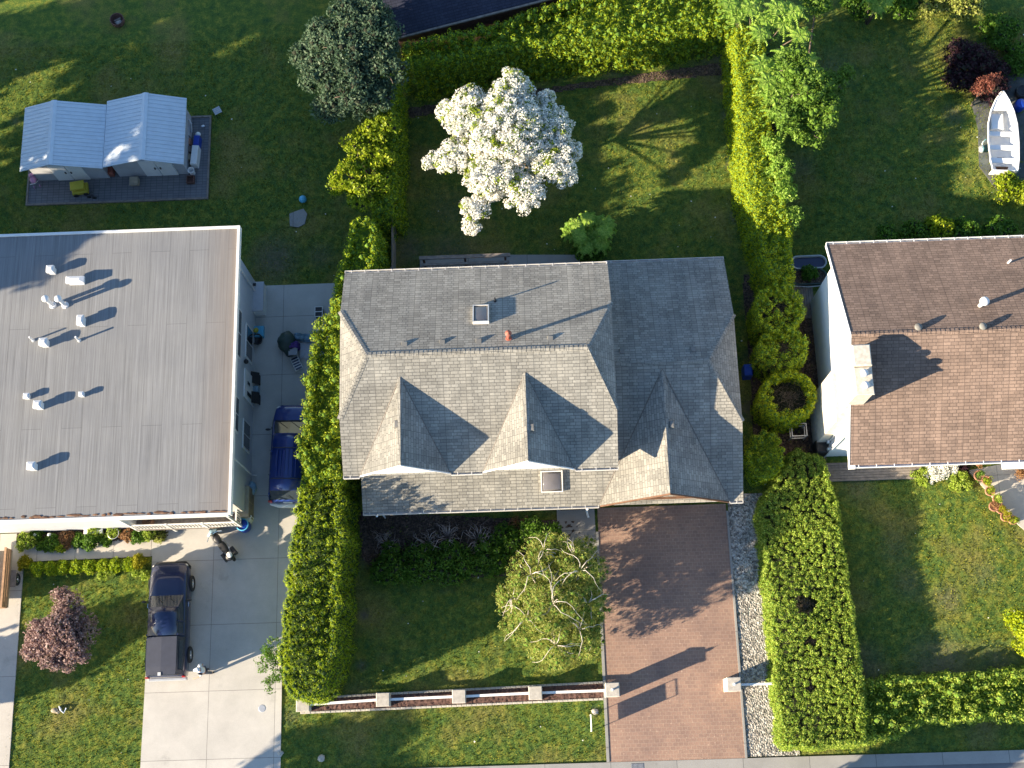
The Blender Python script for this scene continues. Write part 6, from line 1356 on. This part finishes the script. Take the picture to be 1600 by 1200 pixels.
# ================================================================== PERSON
def skin_body(name, joints, edges, mat, parent):
    me = bpy.data.meshes.new(name); me.from_pydata([j[0] for j in joints], edges, []); o = bpy.data.objects.new(name, me); COL.objects.link(o); o.parent = parent
    m_ = o.modifiers.new("skin", 'SKIN'); o.modifiers.new("sub", 'SUBSURF').levels = 1; o.modifiers["sub"].render_levels = 2
    sv = me.skin_vertices[0].data if me.skin_vertices else None
    for i, j in enumerate(joints): sv[i].radius = (j[1], j[2] if len(j) > 2 else j[1])
    sv[0].use_root = True; me.materials.append(M[mat]); m_.use_smooth_shade = True
    return o
px_, py_ = G(327,1049); PE = thing('person', 'person in a white shirt and pale cap walking on the left driveway behind the pickup', 'person', (px_, py_, ZP), R(10))
# facing west (-x); figure 1.74 m
J = [((0,0,.93),.15,.12),((-.01,0,1.1),.13,.11),((-.03,0,1.3),.17,.12),((-.04,0,1.43),.13,.09),((-.05,0,1.5),.055),((-.07,0,1.58),.075),((-.08,0,1.68),.085),
     ((0,.09,.88),.09),((-.1,.1,.5),.062),((-.04,.1,.1),.042),((-.17,.1,.04),.038),
     ((0,-.09,.88),.09),((.04,-.1,.5),.062),((.2,-.1,.12),.042),((.1,-.11,.04),.038),
     ((-.04,.19,1.4),.055),((.04,.25,1.13),.042),((-.05,.27,.92),.03),
     ((-.04,-.19,1.4),.055),((-.12,-.26,1.15),.042),((-.34,-.3,1.1),.03)]
E_ = [(0,1),(1,2),(2,3),(3,4),(4,5),(5,6),(0,7),(7,8),(8,9),(9,10),(0,11),(11,12),(12,13),(13,14),(3,15),(15,16),(16,17),(3,18),(18,19),(19,20)]
def hand(J, E_, root, wrist, d):
    w_ = Vector(wrist); d = Vector(d).normalized(); side = d.cross(Vector((0,0,1))).normalized(); k = len(J); J.append((tuple(w_+d*.06),.024,.018)); E_.append((root,k))
    for q, L in ((-1.5,.055),(-.5,.07),(.5,.066),(1.5,.05)):
        a = w_+d*.1+side*q*.017; b = a + d*L*.5; c = b + d*L*.4 + Vector((0,0,-.02)); n = len(J); J += [(tuple(a),.009),(tuple(b),.0085),(tuple(c),.008)]; E_ += [(k,n),(n,n+1),(n+1,n+2)]
    n = len(J); t0 = w_+d*.05+side*-.035; J += [(tuple(t0),.01),(tuple(t0+d*.04+side*-.01),.009)]; E_ += [(k,n),(n,n+1)]
hand(J, E_, 17, (-.07,.27,.9), (-.3,0,-1)); hand(J, E_, 20, (-.36,-.3,1.09), (-1,0,-.2))
skin_body('body', J, E_, 'skin', PE)
Jt = [((0,0,.95),.165,.13),((-.01,0,1.1),.15,.12),((-.03,0,1.3),.185,.135),((-.04,0,1.44),.14,.1),((-.04,.2,1.41),.075),((.0,.24,1.24),.065),((-.04,-.2,1.41),.075),((-.09,-.24,1.26),.065)]
skin_body('shirt', Jt, [(0,1),(1,2),(2,3),(3,4),(4,5),(3,6),(6,7)], 'cloth_white', PE)
Jp = [((0,0,.97),.16,.125),((0,.09,.86),.105),((-.1,.1,.5),.08),((-.05,.1,.14),.065),((0,-.09,.86),.105),((.04,-.1,.5),.08),((.18,-.1,.16),.065)]
skin_body('trousers', Jp, [(0,1),(1,2),(2,3),(0,4),(4,5),(5,6)], 'denim', PE)
k = MB(); k.smooth = True; k.lathe((-.075,0,1.66), [(.108,0),(.112,.05),(.09,.11),(.04,.145),(0,.15)], 18); k.ell((-.2,0,1.67),(.09,.085,.012),12,5); k.build('cap', M['cloth_white'], PE)
k = MB(); k.smooth = True; k.ell((-.168,0,1.63),(.018,.014,.022)); k.build('nose', M['skin'], PE)
for s_ in (-1,1):
    k = MB(); k.smooth = True; k.ell((-.15,s_*.032,1.655),(.01,.012,.008),8,5); k.build('eye', M['black'], PE)
    k = MB(); k.smooth = True; k.ell((-.07,s_*.088,1.64),(.022,.012,.034),8,5); k.build('ear', M['skin'], PE)
k = MB(); k.smooth = True; k.ell((-.155,0,1.59),(.008,.024,.006),8,4); k.build('mouth', M['lamp_red'], PE)
for x_, y_ in ((-.1,.1),(.13,-.11)): k = MB(); k.smooth = True; k.ell((x_,y_,.045),(.14,.05,.05),12,6); k.build('shoe', M['black'], PE)
